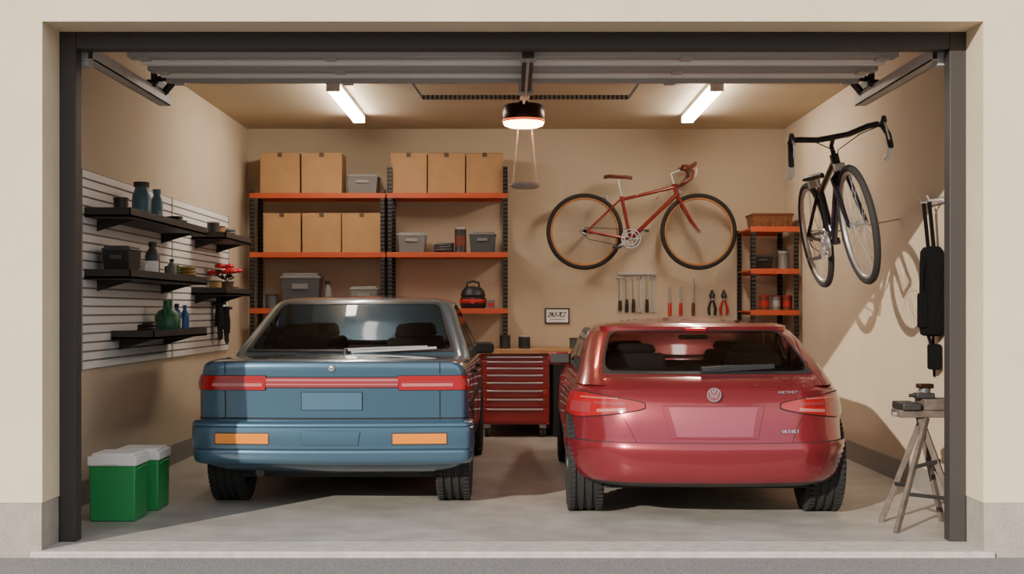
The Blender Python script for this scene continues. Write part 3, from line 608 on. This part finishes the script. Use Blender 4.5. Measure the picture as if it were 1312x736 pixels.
def roundframe(g,S,uo,zb,zt,mg,r,ru,d,sg):   # dark band whose inner edge has rounded corners
    inner=[];outer=[]
    u1=uo-mg*1.6; z0=zb+mg*.5; z1=zt-mg*.5
    for i in range(7): q=i/6; inner.append(((u1-ru)*q,z0)); outer.append(((u1-ru)*q,zb-.010))
    for i in range(1,9): a=PI/2*i/8; inner.append((u1-ru+ru*math.sin(a),z0+r-r*math.cos(a))); outer.append((uo+.015 if i>=4 else u1-ru+(uo+.015-u1+ru)*i/4,zb-.010 if i<=4 else zb-.010+(z0+r-zb+.010)*(i-4)/4))
    for i in range(1,5): q=i/5; z=z0+r+(z1-z0-2*r)*q; inner.append((u1,z)); outer.append((uo+.015,z))
    for i in range(0,9): a=PI/2*i/8; inner.append((u1-ru+ru*math.cos(a),z1-r+r*math.sin(a))); outer.append((uo+.015 if i<=4 else uo+.015-(uo+.015-u1+ru)*(i-4)/4,z1-r+(zt+.010-z1+r)*min(1,i/4)))
    for i in range(1,7): q=1-i/6; inner.append(((u1-ru)*q,z1)); outer.append(((u1-ru)*q,zt+.010))
    n=len(inner); vs=[S.off(u,z,d,sg) for u,z in inner]+[S.off(u,z,d,sg) for u,z in outer]+[S.off(u,z,d-.008,sg) for u,z in outer]
    g.add(vs,[(i,i+1,n+i+1,n+i) for i in range(n-1)]+[(n+i,n+i+1,2*n+i+1,2*n+i) for i in range(n-1)])
def full_us():
    u=[i/10 for i in range(10)]+[1+i/8 for i in range(8)]+[2+i/24 for i in range(24)]+[3+i/8 for i in range(8)]+[4+i/6 for i in range(7)]
    return u
def cap(g,pts,crown,m=12):
    vs=[];fs=[];y0=pts[0].y;y1=pts[-1].y; xm=max(p.x for p in pts)
    for p in pts:
        e=min(1,max(0,(p.y-y0)/.35),max(0,(y1-p.y)/.35))
        e=e*e*(3-2*e)
        for j in range(m+1): q=-1+2*j/m; vs.append((p.x*q,p.y,p.z+crown*e*(1-q*q)*(p.x/xm)))
    for i in range(len(pts)-1):
        for j in range(m): a=i*(m+1)+j; fs.append((a,a+1,a+m+2,a+m+1))
    g.add(vs,fs)
def closed_body(S,zs,crown):
    us=full_us(); g=MB(); k=len(us)
    for sg in (1,-1):
        vs=[];fs=[]
        for z in zs:
            for u in us: q=S.p(u,z); vs.append((q.x*sg,q.y,q.z))
        for i in range(len(zs)-1):
            for j in range(k-1): a=i*k+j; fs.append((a,a+1,a+k+1,a+k))
        g.add(vs,fs)
    cap(g,[S.p(u,zs[-1]) for u in us],crown); cap(g,[S.p(u,zs[0]) for u in us],0)
    return g
def boolcut(o,cutters):
    for c in cutters:
        m=o.modifiers.new('c','BOOLEAN'); m.operation='DIFFERENCE'; m.object=c; m.solver='EXACT'
    bpy.context.view_layer.update(); dg=bpy.context.evaluated_depsgraph_get(); me=bpy.data.meshes.new_from_object(o.evaluated_get(dg))
    o.modifiers.clear(); o.data=me; me.shade_smooth(); me.set_sharp_from_angle(angle=math.radians(30))
    for c in cutters: bpy.data.objects.remove(c,do_unlink=True)
def wheel(root,x,y,r,w,sg):
    T=MB(); h=w/2
    prof=[(r*.62,-h*.85),(r*.75,-h),(r*.9,-h*1.0),(r*.985,-h*.82)]
    for k in (-.45,0,.45): prof+=[(r,h*(k-.12)),(r*.965,h*(k-.1)),(r*.965,h*(k+.1)),(r,h*(k+.12))]
    prof+=[(r*.985,h*.82),(r*.9,h),(r*.75,h),(r*.62,h*.85)]
    T.lathe(prof,(0,0,0),64,'x')
    for i in range(56):
        a=2*PI*i/56
        for sx in (-1,1):
            Mx=Matrix.Rotation(a,4,'X'); T.box(sx*h*.6 if sx>0 else -h*.93,h*.93 if sx>0 else -h*.6,-.007,.007,r*.975,r*1.012,Mx)
    t=T.build('tyre',m_rubber,root,loc=(x,y,r))
    g=MB(); g.lathe([(r*.63,-h*.8),(r*.6,-h*.5),(r*.58,h*.5),(r*.63,h*.88),(r*.6,h*.9),(r*.56,h*.6)],(0,0,0),40,'x'); g.lathe([(0,h*.1),(r*.56,h*.1)],(0,0,0),40,'x')
    for i in range(7):
        Mx=Matrix.Rotation(2*PI*i/7,4,'X'); g.box(h*.3,h*.62,-.03,.03,.03,r*.6,Mx)
    g.lathe([(.0,h*.75),(.04,h*.72),(.045,h*.3)],(0,0,0),20,'x')
    o=g.build('rim',m_rim,t,bevel=0); 
    if sg<0: o.rotation_euler=(0,0,PI)
def greenhouse(root,S,zb,zt,ztop,paint,crown,rz,ru,mg):
    us=[0,.2,.4,.6,.8,.965]+[1+i/8 for i in range(8)]+[2,2.05]+[2.05+.1025*i for i in range(1,5)]+[2.5]+[2.5+.11*i for i in range(1,5)]+[3+i/8 for i in range(8)]+[4,4.04]+[4.04+.16*i for i in range(1,7)]
    zs=sorted(set([S.L[0][0],zb]+[zb+(zt-zb)*i/6 for i in range(7)]+[zt+(ztop-zt)*i/6 for i in range(1,7)]))
    def inwin(u,z): return zb<z<zt and (u<.965 or 2.05<u<2.46 or 2.5<u<2.94 or u>4.04)
    g=MB()
    for sg in (1,-1):
        vs=[S.off(u,z,0,sg) for z in zs for u in us]; fs=[]; k=len(us)
        for i in range(len(zs)-1):
            for j in range(k-1):
                if inwin((us[j]+us[j+1])/2,(zs[i]+zs[i+1])/2): continue
                a=i*k+j; fs.append((a,a+1,a+k+1,a+k))
        g.add(vs,fs)
    cap(g,[S.p(u,ztop) for u in us],crown); g.build('roof',paint,root,angle=50)
    for nm,a,b in (('rear_window',0,.965),('windscreen',4.04,5)):
        g=MB()
        for sg in (1,-1): patch(g,S,rect(a,b,zb,zt),8,6,.001,sg,0)
        g.build(nm,m_glass,root)
    for sg in (1,-1):
        for a,b in ((2.05,2.46),(2.5,2.94)):
            g=MB(); patch(g,S,rect(a,b,zb,zt),6,6,.001,sg,0); g.build('side_window',m_glass,root)
            g=MB(); 
            for q in (rect(a-.008,a+.005,zb,zt),rect(b-.005,b+.008,zb,zt),rect(a-.008,b+.008,zb-.014,zb+.006),rect(a-.008,b+.008,zt-.006,zt+.012)): patch(g,S,q,6,2,.004,sg,.006)
            g.build('window_trim',m_black,root)
    g=MB()
    for sg in (1,-1): roundframe(g,S,.965,zb,zt,mg,rz,ru,.004,sg)
    g.build('rear_window_trim',m_black,root)
def seats(root,yr,zd,zh,xs,w):
    g=MB().box(-w,w,yr,yr+1.65,zd,zd+.012); g.build('parcel_shelf',m_int,root)
    for (x,y) in xs:
        s=MB().taper(x,y,zd-.02,zd+.1,.2,.05,.17,.04).build('seat',m_seat,root,bevel=.02,seg=3)
        MB().taper(x,y,zd+.10,zh,.13,.045,.11,.035).build('headrest',m_seat,s,bevel=.03,seg=4)
        for q in (-.04,.04): MB().cyl((x+q,y,zd+.08),(x+q,y,zd+.12),.006,n=6).build('headrest_post',m_silver,s)
def mirror(root,x,y,z,sg,paint):
    g=MB().box(-.08,.08,-.045,.05,-.045,.045); o=g.build('side_mirror',paint,root,loc=(x+sg*.07,y,z),bevel=.03,seg=4)
    MB().box(-.065,.065,-.05,-.043,-.033,.033).build('mirror_glass',m_black,o,bevel=.003)
    MB().beam((-sg*.05,0,-.03),(-sg*.13,.03,-.05),.04,.025).build('mirror_arm',m_black,o)
# ---- blue car
BC=thing('car','blue boxy sedan with a full-width rear light band, parked on the left','car',(-1.055,.9,0),-.004)
Sb=Surf([(.2,.68,.3,3.8,.15,.2,.02),(.26,.76,.12,4.1,.1,.12,.03),(.34,.79,.07,4.18,.06,.08,.04),(.55,.795,.06,4.2,.05,.08,.05),(.72,.792,.05,4.17,.05,.07,.05),(.80,.782,.045,4.1,.05,.07,.05),(.85,.77,.042,4.0,.055,.07,.05),(.872,.755,.048,3.95,.06,.08,.05),(.885,.73,.08,3.9,.08,.09,.045),(.893,.69,.125,3.8,.12,.1,.04)])
zs=[.2,.23,.26,.3,.34,.4,.48,.55,.62,.68,.72,.76,.8,.825,.85,.86,.872,.879,.885,.889,.893]
body=closed_body(Sb,zs,.012).build('body',m_cb,BC)
cut=[]
for sx in (-1,1):
    for yy in (.6,3.15):
        c=MB().cyl((sx*.5,yy,.29),(sx*1.0,yy,.29),.35,n=48).build('cut',m_line,BC); cut.append(c)
boolcut(body,cut)
Gb=Surf([(.86,.77,.76,3.2,.07,.12,.07),(.9,.76,.83,3.08,.07,.12,.07),(1.06,.695,1.15,2.82,.07,.12,.07),(1.215,.628,1.46,2.5,.07,.12,.07),(1.25,.59,1.54,2.42,.09,.12,.07),(1.27,.50,1.68,2.3,.12,.12,.06)],.12,.15,.08,.03)
greenhouse(BC,Gb,.922,1.222,1.27,m_cb,.018,.03,.05,.006)
seats(BC,.98,.896,1.09,((-.38,1.25),(.38,1.25),(-.36,2.1),(.36,2.1)),.64)
Sm=Surf([(.276,.74,.12,4,.09,.1,.05),(.282,.795,.03,4.0,.07,.08,.05),(.298,.816,.006,4,.06,.08,.05),(.34,.824,-.003,4,.06,.08,.05),(.360,.826,-.004,4,.06,.08,.05),(.368,.822,.000,4,.06,.08,.05),(.378,.828,-.014,4,.06,.08,.05),(.45,.829,-.020,4,.06,.08,.05),(.498,.828,-.018,4,.06,.08,.05),(.504,.824,-.010,4,.06,.08,.05),(.510,.827,-.014,4,.06,.08,.05),(.526,.823,-.008,4,.06,.08,.05),(.538,.81,.02,4,.07,.08,.05),(.54,.77,.07,4,.08,.1,.05)])
g=MB()
for sg in (1,-1):
    zz=[.276,.282,.289,.298,.32,.345,.360,.364,.368,.373,.378,.40,.45,.48,.498,.501,.504,.507,.510,.518,.526,.533,.538,.54]; us=[i/10 for i in range(11)]+[1+i/8 for i in range(1,9)]+[2.01,2.018]
    vs=[Sm.off(u,z,0 if u<2.015 else -.05,sg) for z in zz for u in us]; k=len(us); g.add(vs,[(i*k+j,i*k+j+1,i*k+k+j+1,i*k+k+j) for i in range(len(zz)-1) for j in range(k-1)])
bp=g.build('rear_bumper',m_cb,BC,angle=34)
for sg in (1,-1):
    g=MB(); patch(g,Sm,xrect(Sm,.36,.67,.408,.466),10,3,.004,sg,.012); o=g.build('fog_lamp',m_lor,bp); o['label']='orange indicator lens in the bumper'
    g=MB(); patch(g,Sm,xrect(Sm,.355,.675,.402,.472),10,3,.001,sg,.006); g.build('lamp_surround',m_black,bp)
    L1=Sb; g=MB(); patch(g,L1,lambda s,t:((.525+1.42*s),.716+.082*t),18,5,.010,sg,.02); tl=g.build('tail_lamp',m_lred,BC)
    g=MB(); patch(g,L1,lambda s,t:((.55+.4*s),.737+.018*t),10,2,.013,sg,.008); g.build('clear_strip',m_lrose,tl)
    g=MB(); patch(g,L1,lambda s,t:((.55+.4*s),.760+.006*t),10,1,.013,sg,.008); g.build('chrome_line',m_lpink,tl)
    g=MB(); patch(g,L1,lambda s,t:((1.3+.5*s),.74+.036*t),8,2,.013,sg,.008); g.build('reflector',m_lpink,tl)
    g=MB(); patch(g,L1,lambda s,t:((.521+1.428*s),.713+.088*t),18,5,.004,sg,.008); g.build('lamp_surround',m_line,tl)
    g=MB(); patch(g,Sb,xrect(Sb,.625,.631,.55,.71),2,6,.0025,sg,.004); g.build('boot_gap',m_line,BC); g=MB(); patch(g,Sb,xrect(Sb,.625,.631,.81,.875),2,4,.0025,sg,.004); g.build('upper_boot_gap',m_line,BC)
    g=MB(); patch(g,Sb,rect(2.03,2.97,.60,.63),40,2,.007,sg,.01); g.build('side_moulding',m_black,BC)
    for u0 in (2.22,2.49,2.76): g=MB(); patch(g,Sb,rect(u0,u0+.0025,.3,.87),2,10,.002,sg,.003); g.build('door_gap',m_line,BC)
    for u0 in (2.3,2.56): g=MB(); patch(g,Sb,rect(u0,u0+.04,.76,.78),4,2,.02,sg,.02); g.build('door_handle',m_black,BC)
    g=MB(); patch(g,Sb,rect(3.55,4.4,.62,.74),8,3,.01,sg,.02); g.build('headlamp',m_lwhite,BC)
    mirror(BC,.745*sg,2.75,.885,sg,m_black)
g=MB(); [patch(g,Sb,xrect(Sb,0,.386,.732,.788),12,4,.007,s,.012) for s in (1,-1)]; cb=g.build('light_band',m_lpink,BC)
g=MB(); [patch(g,Sb,xrect(Sb,0,.384,.745,.752),12,2,.0095,s,.006) for s in (1,-1)]; g.build('chrome_line',m_lrose,cb)
g=MB(); [patch(g,Sb,xrect(Sb,0,.384,.768,.780),12,2,.0095,s,.006) for s in (1,-1)]; g.build('upper_line',m_lrose,cb)
g=MB(); [patch(g,Sb,xrect(Sb,0,.388,.727,.793),12,4,.003,s,.006) for s in (1,-1)]; g.build('band_surround',m_line,cb)
g=MB(); [patch(g,Sb,xrect(Sb,0,.18,.597,.704),6,4,.003,s,.006) for s in (1,-1)]; pl=g.build('plate_frame',m_line,BC)
g=MB(); [patch(g,Sb,xrect(Sb,0,.175,.60,.701),6,4,.007,s,.008) for s in (1,-1)]; g.build('number_plate',m_cbd,pl)
g=MB(); [patch(g,Sm,xrect(Sm,0,.175,.40,.485,.92),6,4,.006,s,.010) for s in (1,-1)]; g.build('bumper_panel',m_cb,bp,bevel=.004)
g=MB().torus((0,Sb.p(0,.845).y-.006,.845),.018,.004,'y',20,6); g.ball((0,Sb.p(0,.845).y-.004,.845),.012,.004,.014); g.build('badge',m_chrome,BC)
g=MB(); [patch(g,Sb,rect(0,1.9,.543,.553),20,2,.002,s,.004) for s in (1,-1)]; g.build('bumper_gap',m_line,BC)
w=MB().tube([(-.02,.80,.925),(.12,.83,.935),(.5,.87,.948)],[.012,.008,.006],6).build('wiper',m_silver,BC); MB().beam((.02,.77,.915),(.56,.855,.94),.012,.014).build('wiper_blade',m_silver,w); MB().cyl((-.02,.80,.895),(-.02,.80,.935),.018,n=12).build('wiper_pivot',m_black,w)
for sx in (-1,1):
    for yy in (.6,3.15): wheel(BC,sx*.69,yy,.295,.21,sx)
g=MB().box(-.6,.6,.35,3.8,.17,.22); g.cyl((-.62,.6,.28),(.62,.6,.28),.04,n=10); g.cyl((-.62,3.15,.28),(.62,3.15,.28),.04,n=10); g.build('underbody',m_blackm,BC); MB().cyl((-.45,.2,.215),(-.45,.9,.215),.025,n=12).build('exhaust_pipe',m_dark,BC)
# ---- red car
RC=thing('car','glossy red hatchback with a round rear emblem, parked on the right','car',(1.105,.45,0),-.014)
Sr=Surf([(.19,.62,.3,3.9,.2,.22,.08),(.225,.70,.08,4.0,.26,.28,.10),(.26,.75,.035,4.02,.30,.32,.12),(.34,.785,.008,4.05,.33,.35,.14),(.42,.80,.0,4.08,.34,.37,.14),(.48,.803,.028,4.1,.34,.37,.14),(.56,.80,.065,4.08,.33,.37,.14),(.64,.79,.085,4.0,.31,.35,.14),(.70,.772,.088,3.95,.29,.33,.14),(.735,.757,.078,3.9,.26,.32,.14),(.755,.744,.105,3.85,.24,.3,.14),(.79,.71,.175,3.7,.18,.27,.13),(.812,.665,.26,3.4,.14,.25,.11)])
zs=[.19,.2,.225,.24,.26,.3,.34,.38,.42,.45,.48,.52,.56,.6,.64,.67,.70,.72,.735,.745,.755,.775,.79,.802,.812]
body=closed_body(Sr,zs,.01).build('body',m_cr,RC); cut=[]
for sx in (-1,1):
    for yy in (.62,3.1): cut.append(MB().cyl((sx*.48,yy,.29),(sx*1.0,yy,.29),.345,n=48).build('cut',m_line,RC))
boolcut(body,cut)
Gr=Surf([(.76,.748,.14,3.15,.14,.3,.12),(.82,.722,.27,3.0,.11,.27,.12),(.94,.682,.58,2.75,.10,.26,.12),(1.05,.632,.86,2.45,.10,.24,.12),(1.075,.598,.95,2.35,.14,.24,.12),(1.095,.53,1.08,2.25,.18,.22,.1),(1.107,.41,1.25,2.1,.18,.2,.08)],.14,.2,.1,.03)
greenhouse(RC,Gr,.828,1.05,1.107,m_cr,.028,.045,.09,.005)
seats(RC,.5,.818,.975,((-.36,.95),(.36,.95),(-.36,1.8),(.36,1.8)),.6)
g=MB(); [patch(g,Gr,lambda s,t:(1.35*s,1.058+.020*t),16,4,.024*(1),sg,.03) for sg in (1,-1)]; g.build('roof_spoiler',m_cr,RC,bevel=0)
g=MB(); [patch(g,Gr,rect(0,.12,1.052,1.060),4,1,.02,sg,.02) for sg in (1,-1)]; g.build('brake_light',m_lred,RC)
g=MB()
for sg in (1,-1): patch(g,Sr,lambda s,t:(2.01*s,.238+.209*t),34,12,.012,sg,.016)
bp=g.build('rear_bumper',m_cr,RC)
g=MB(); [patch(g,Sr,lambda s,t:(2.0*s,.192+.05*t),30,3,.012,sg,.03) for sg in (1,-1)]; g.build('lower_valance',m_black,bp)
g=MB(); [patch(g,Sr,lambda s,t:(1.9*s,.448+.006*t),30,2,.002,sg,.004) for sg in (1,-1)]; g.build('hatch_gap',m_line,RC)
for sg in (1,-1):
    hi=lambda s: .662+.055*min(1,s*1.5)**.7; lo=lambda s:.640-.062*min(1,s*1.5)**.7+.02*max(0,s-.75)/.25
    f=lambda s,t:(.78+1.12*s,lo(s)+(hi(s)-lo(s))*t)
    g=MB(); patch(g,Sr,f,22,6,.010,sg,.018); tl=g.build('tail_lamp',m_lred,RC)
    f2=lambda s,t:(1.08+.5*s,.686+.006*t); g=MB(); patch(g,Sr,f2,12,2,.013,sg,.008); g.build('upper_line',m_lrose,tl)
    f2=lambda s,t:(1.0+.32*s,.620-.012*s+.018*t); g=MB(); patch(g,Sr,f2,12,2,.013,sg,.008); g.build('clear_lens',m_lrose,tl)
    f2=lambda s,t:(1.0+.36*s,.652+.016*t); g=MB(); patch(g,Sr,f2,12,2,.013,sg,.008); g.build('inner_reflector',m_lpink,tl)
    f2=lambda s,t:(1.40+.35*s,.602+.06*t); g=MB(); patch(g,Sr,f2,6,2,.013,sg,.008); g.build('side_reflector',m_lpink,tl)
    f3=lambda s,t:(.77+1.14*s,lo(s)-.004+(hi(s)-lo(s)+.008)*t); g=MB(); patch(g,Sr,f3,22,6,.003,sg,.008); g.build('lamp_surround',m_line,tl)
    g=MB(); patch(g,Sr,lambda s,t:(1.04-.12*(1-t)+.006*s,.455+.13*t),2,8,.002,sg,.004); g.build('hatch_side_gap',m_line,RC)
    for u0 in (2.24,2.5,2.76): g=MB(); patch(g,Sr,rect(u0,u0+.0025,.3,.8),2,10,.002,sg,.003); g.build('door_gap',m_line,RC)
    for u0 in (2.3,2.57): g=MB(); patch(g,Sr,rect(u0,u0+.045,.69,.71),4,2,.02,sg,.02); g.build('door_handle',m_cr,RC)
    g=MB(); patch(g,Sr,rect(3.3,4.2,.58,.68),10,3,.01,sg,.02); g.build('headlamp',m_lwhite,RC)
    mirror(RC,.73*sg,2.2,.84,sg,m_cr)
g=MB(); [patch(g,Sr,xrect(Sr,0,.285,.475,.655,.84),8,6,.004,s,.006) for s in (1,-1)]; pr=g.build('plate_recess',m_cr,RC,bevel=.002)
g=MB(); [patch(g,Sr,xrect(Sr,0,.245,.484,.645,.84),8,5,.007,s,.006) for s in (1,-1)]; g.build('number_plate',m_crd,pr)
g=MB(); [patch(g,Sr,xrect(Sr,0,.28,.652,.660),8,2,.012,s,.012) for s in (1,-1)]; g.build('plate_lamp_strip',m_cr,pr)
yb=Sr.p(0,.72).y-.016; g=MB(); g.torus((0,yb,.715),.036,.0045,'y',32,6)
for a,b in (((-.024,.738),(-.010,.697)),((-.010,.697),(0,.717)),((0,.717),(.010,.697)),((.010,.697),(.024,.738)),((-.012,.745),(0,.723)),((.012,.745),(0,.723))): g.beam((a[0],yb,a[1]),(b[0],yb,b[1]),.006,.006)
em=g.build('emblem',m_chrome,RC); MB().cyl((0,yb+.003,.715),(0,yb+.014,.715),.035,n=28).build('emblem_disc',m_crd,em)
def marks(x0,x1,z,h,n):
    g=MB(); w=(x1-x0)/n
    for i in range(n):
        xa=x0+i*w; xb=xa+w*.72; k=i%4
        P=lambda x,zz: (x,Sr.p(abs(Sr.ux(abs(x),zz)),zz).y-.006,zz)
        if k==0: segs=[((xa,z),(xb,z+h)),((xa,z+h),(xb,z))]
        elif k==1: segs=[((xa,z),(xa,z+h)),((xa,z+h/2),(xb,z+h/2)),((xb,z),(xb,z+h))]
        elif k==2: segs=[((xa,z),(xa,z+h)),((xa,z+h),(xb,z+h)),((xa,z),(xb,z))]
        else: segs=[((xa,z+h),(xb,z+h)),(((xa+xb)/2,z),((xa+xb)/2,z+h))]
        for a,b in segs: g.beam(P(*a),P(*b),.0034,.003)
    g.build('lettering',m_chrome,RC)
marks(.36,.47,.722,.012,8); marks(.37,.47,.505,.015,8)
w=MB().tube([(-.04,.28,.835),(.1,.30,.852),(.3,.34,.862)],[.026,.017,.010],8).build('wiper',m_black,RC); MB().beam((-.02,.27,.84),(.38,.345,.862),.016,.024).build('wiper_blade',m_black,w)
MB().box(-.09,.09,.98,1.0,1.0,1.03).build('rear_view_mirror',m_black,RC,bevel=.008)
for sx in (-1,1):
    for yy in (.62,3.1): wheel(RC,sx*.69,yy,.295,.21,sx)
g=MB().box(-.58,.58,.35,3.8,.165,.22); g.cyl((-.62,.62,.28),(.62,.62,.28),.04,n=10); g.cyl((-.62,3.1,.28),(.62,3.1,.28),.04,n=10); g.build('underbody',m_blackm,RC); MB().cyl((.4,.35,.2),(.4,.9,.2),.025,n=12).build('exhaust_pipe',m_dark,RC)
# ------------------------------------------------------------------ camera, sun, sky
cd=bpy.data.cameras.new('camera'); cam=bpy.data.objects.new('camera',cd); C.objects.link(cam); SC.camera=cam
cam.location=(0,-D,HZ); cam.rotation_euler=(PI/2,0,0); cd.sensor_width=36; cd.lens=F/1312*36; cd.shift_x=-1/1312; cd.shift_y=30/1312
sd=bpy.data.lights.new('sun','SUN'); so=bpy.data.objects.new('sun',sd); C.objects.link(so); sd.energy=4.7; sd.angle=math.radians(.5); sd.color=(1,.91,.79)
so.rotation_euler=Vector((.62,1,-.40)).to_track_quat('-Z','Y').to_euler(); so.location=(-4,-8,5)
W=bpy.data.worlds.new('world'); SC.world=W; W.use_nodes=True; nt=W.node_tree; bg=nt.nodes['Background']
tc=nt.nodes.new('ShaderNodeTexCoord'); sp=nt.nodes.new('ShaderNodeSeparateXYZ'); nt.links.new(tc.outputs['Generated'],sp.inputs[0])
nz=nt.nodes.new('ShaderNodeTexNoise'); nz.inputs['Scale'].default_value=3.5; nt.links.new(tc.outputs['Generated'],nz.inputs['Vector'])
ma=nt.nodes.new('ShaderNodeMath'); ma.operation='MULTIPLY_ADD'; ma.inputs[1].default_value=.22; nt.links.new(nz.outputs['Fac'],ma.inputs[0]); nt.links.new(sp.outputs[2],ma.inputs[2])
rp=nt.nodes.new('ShaderNodeValToRGB'); e=rp.color_ramp.elements; e[0].position=.10; e[0].color=(.22,.20,.18,1); e[1].position=.20; e[1].color=(1,.97,.92,1)
x=rp.color_ramp.elements.new(.17); x.color=(.28,.26,.24,1); x=rp.color_ramp.elements.new(.6); x.color=(.78,.82,.9,1); x=rp.color_ramp.elements.new(1.); x.color=(.5,.62,.85,1)
nt.links.new(ma.outputs[0],rp.inputs['Fac']); nt.links.new(rp.outputs['Color'],bg.inputs['Color']); bg.inputs['Strength'].default_value=1.2
SC.view_settings.view_transform='AgX'
SC.view_settings.exposure=.3
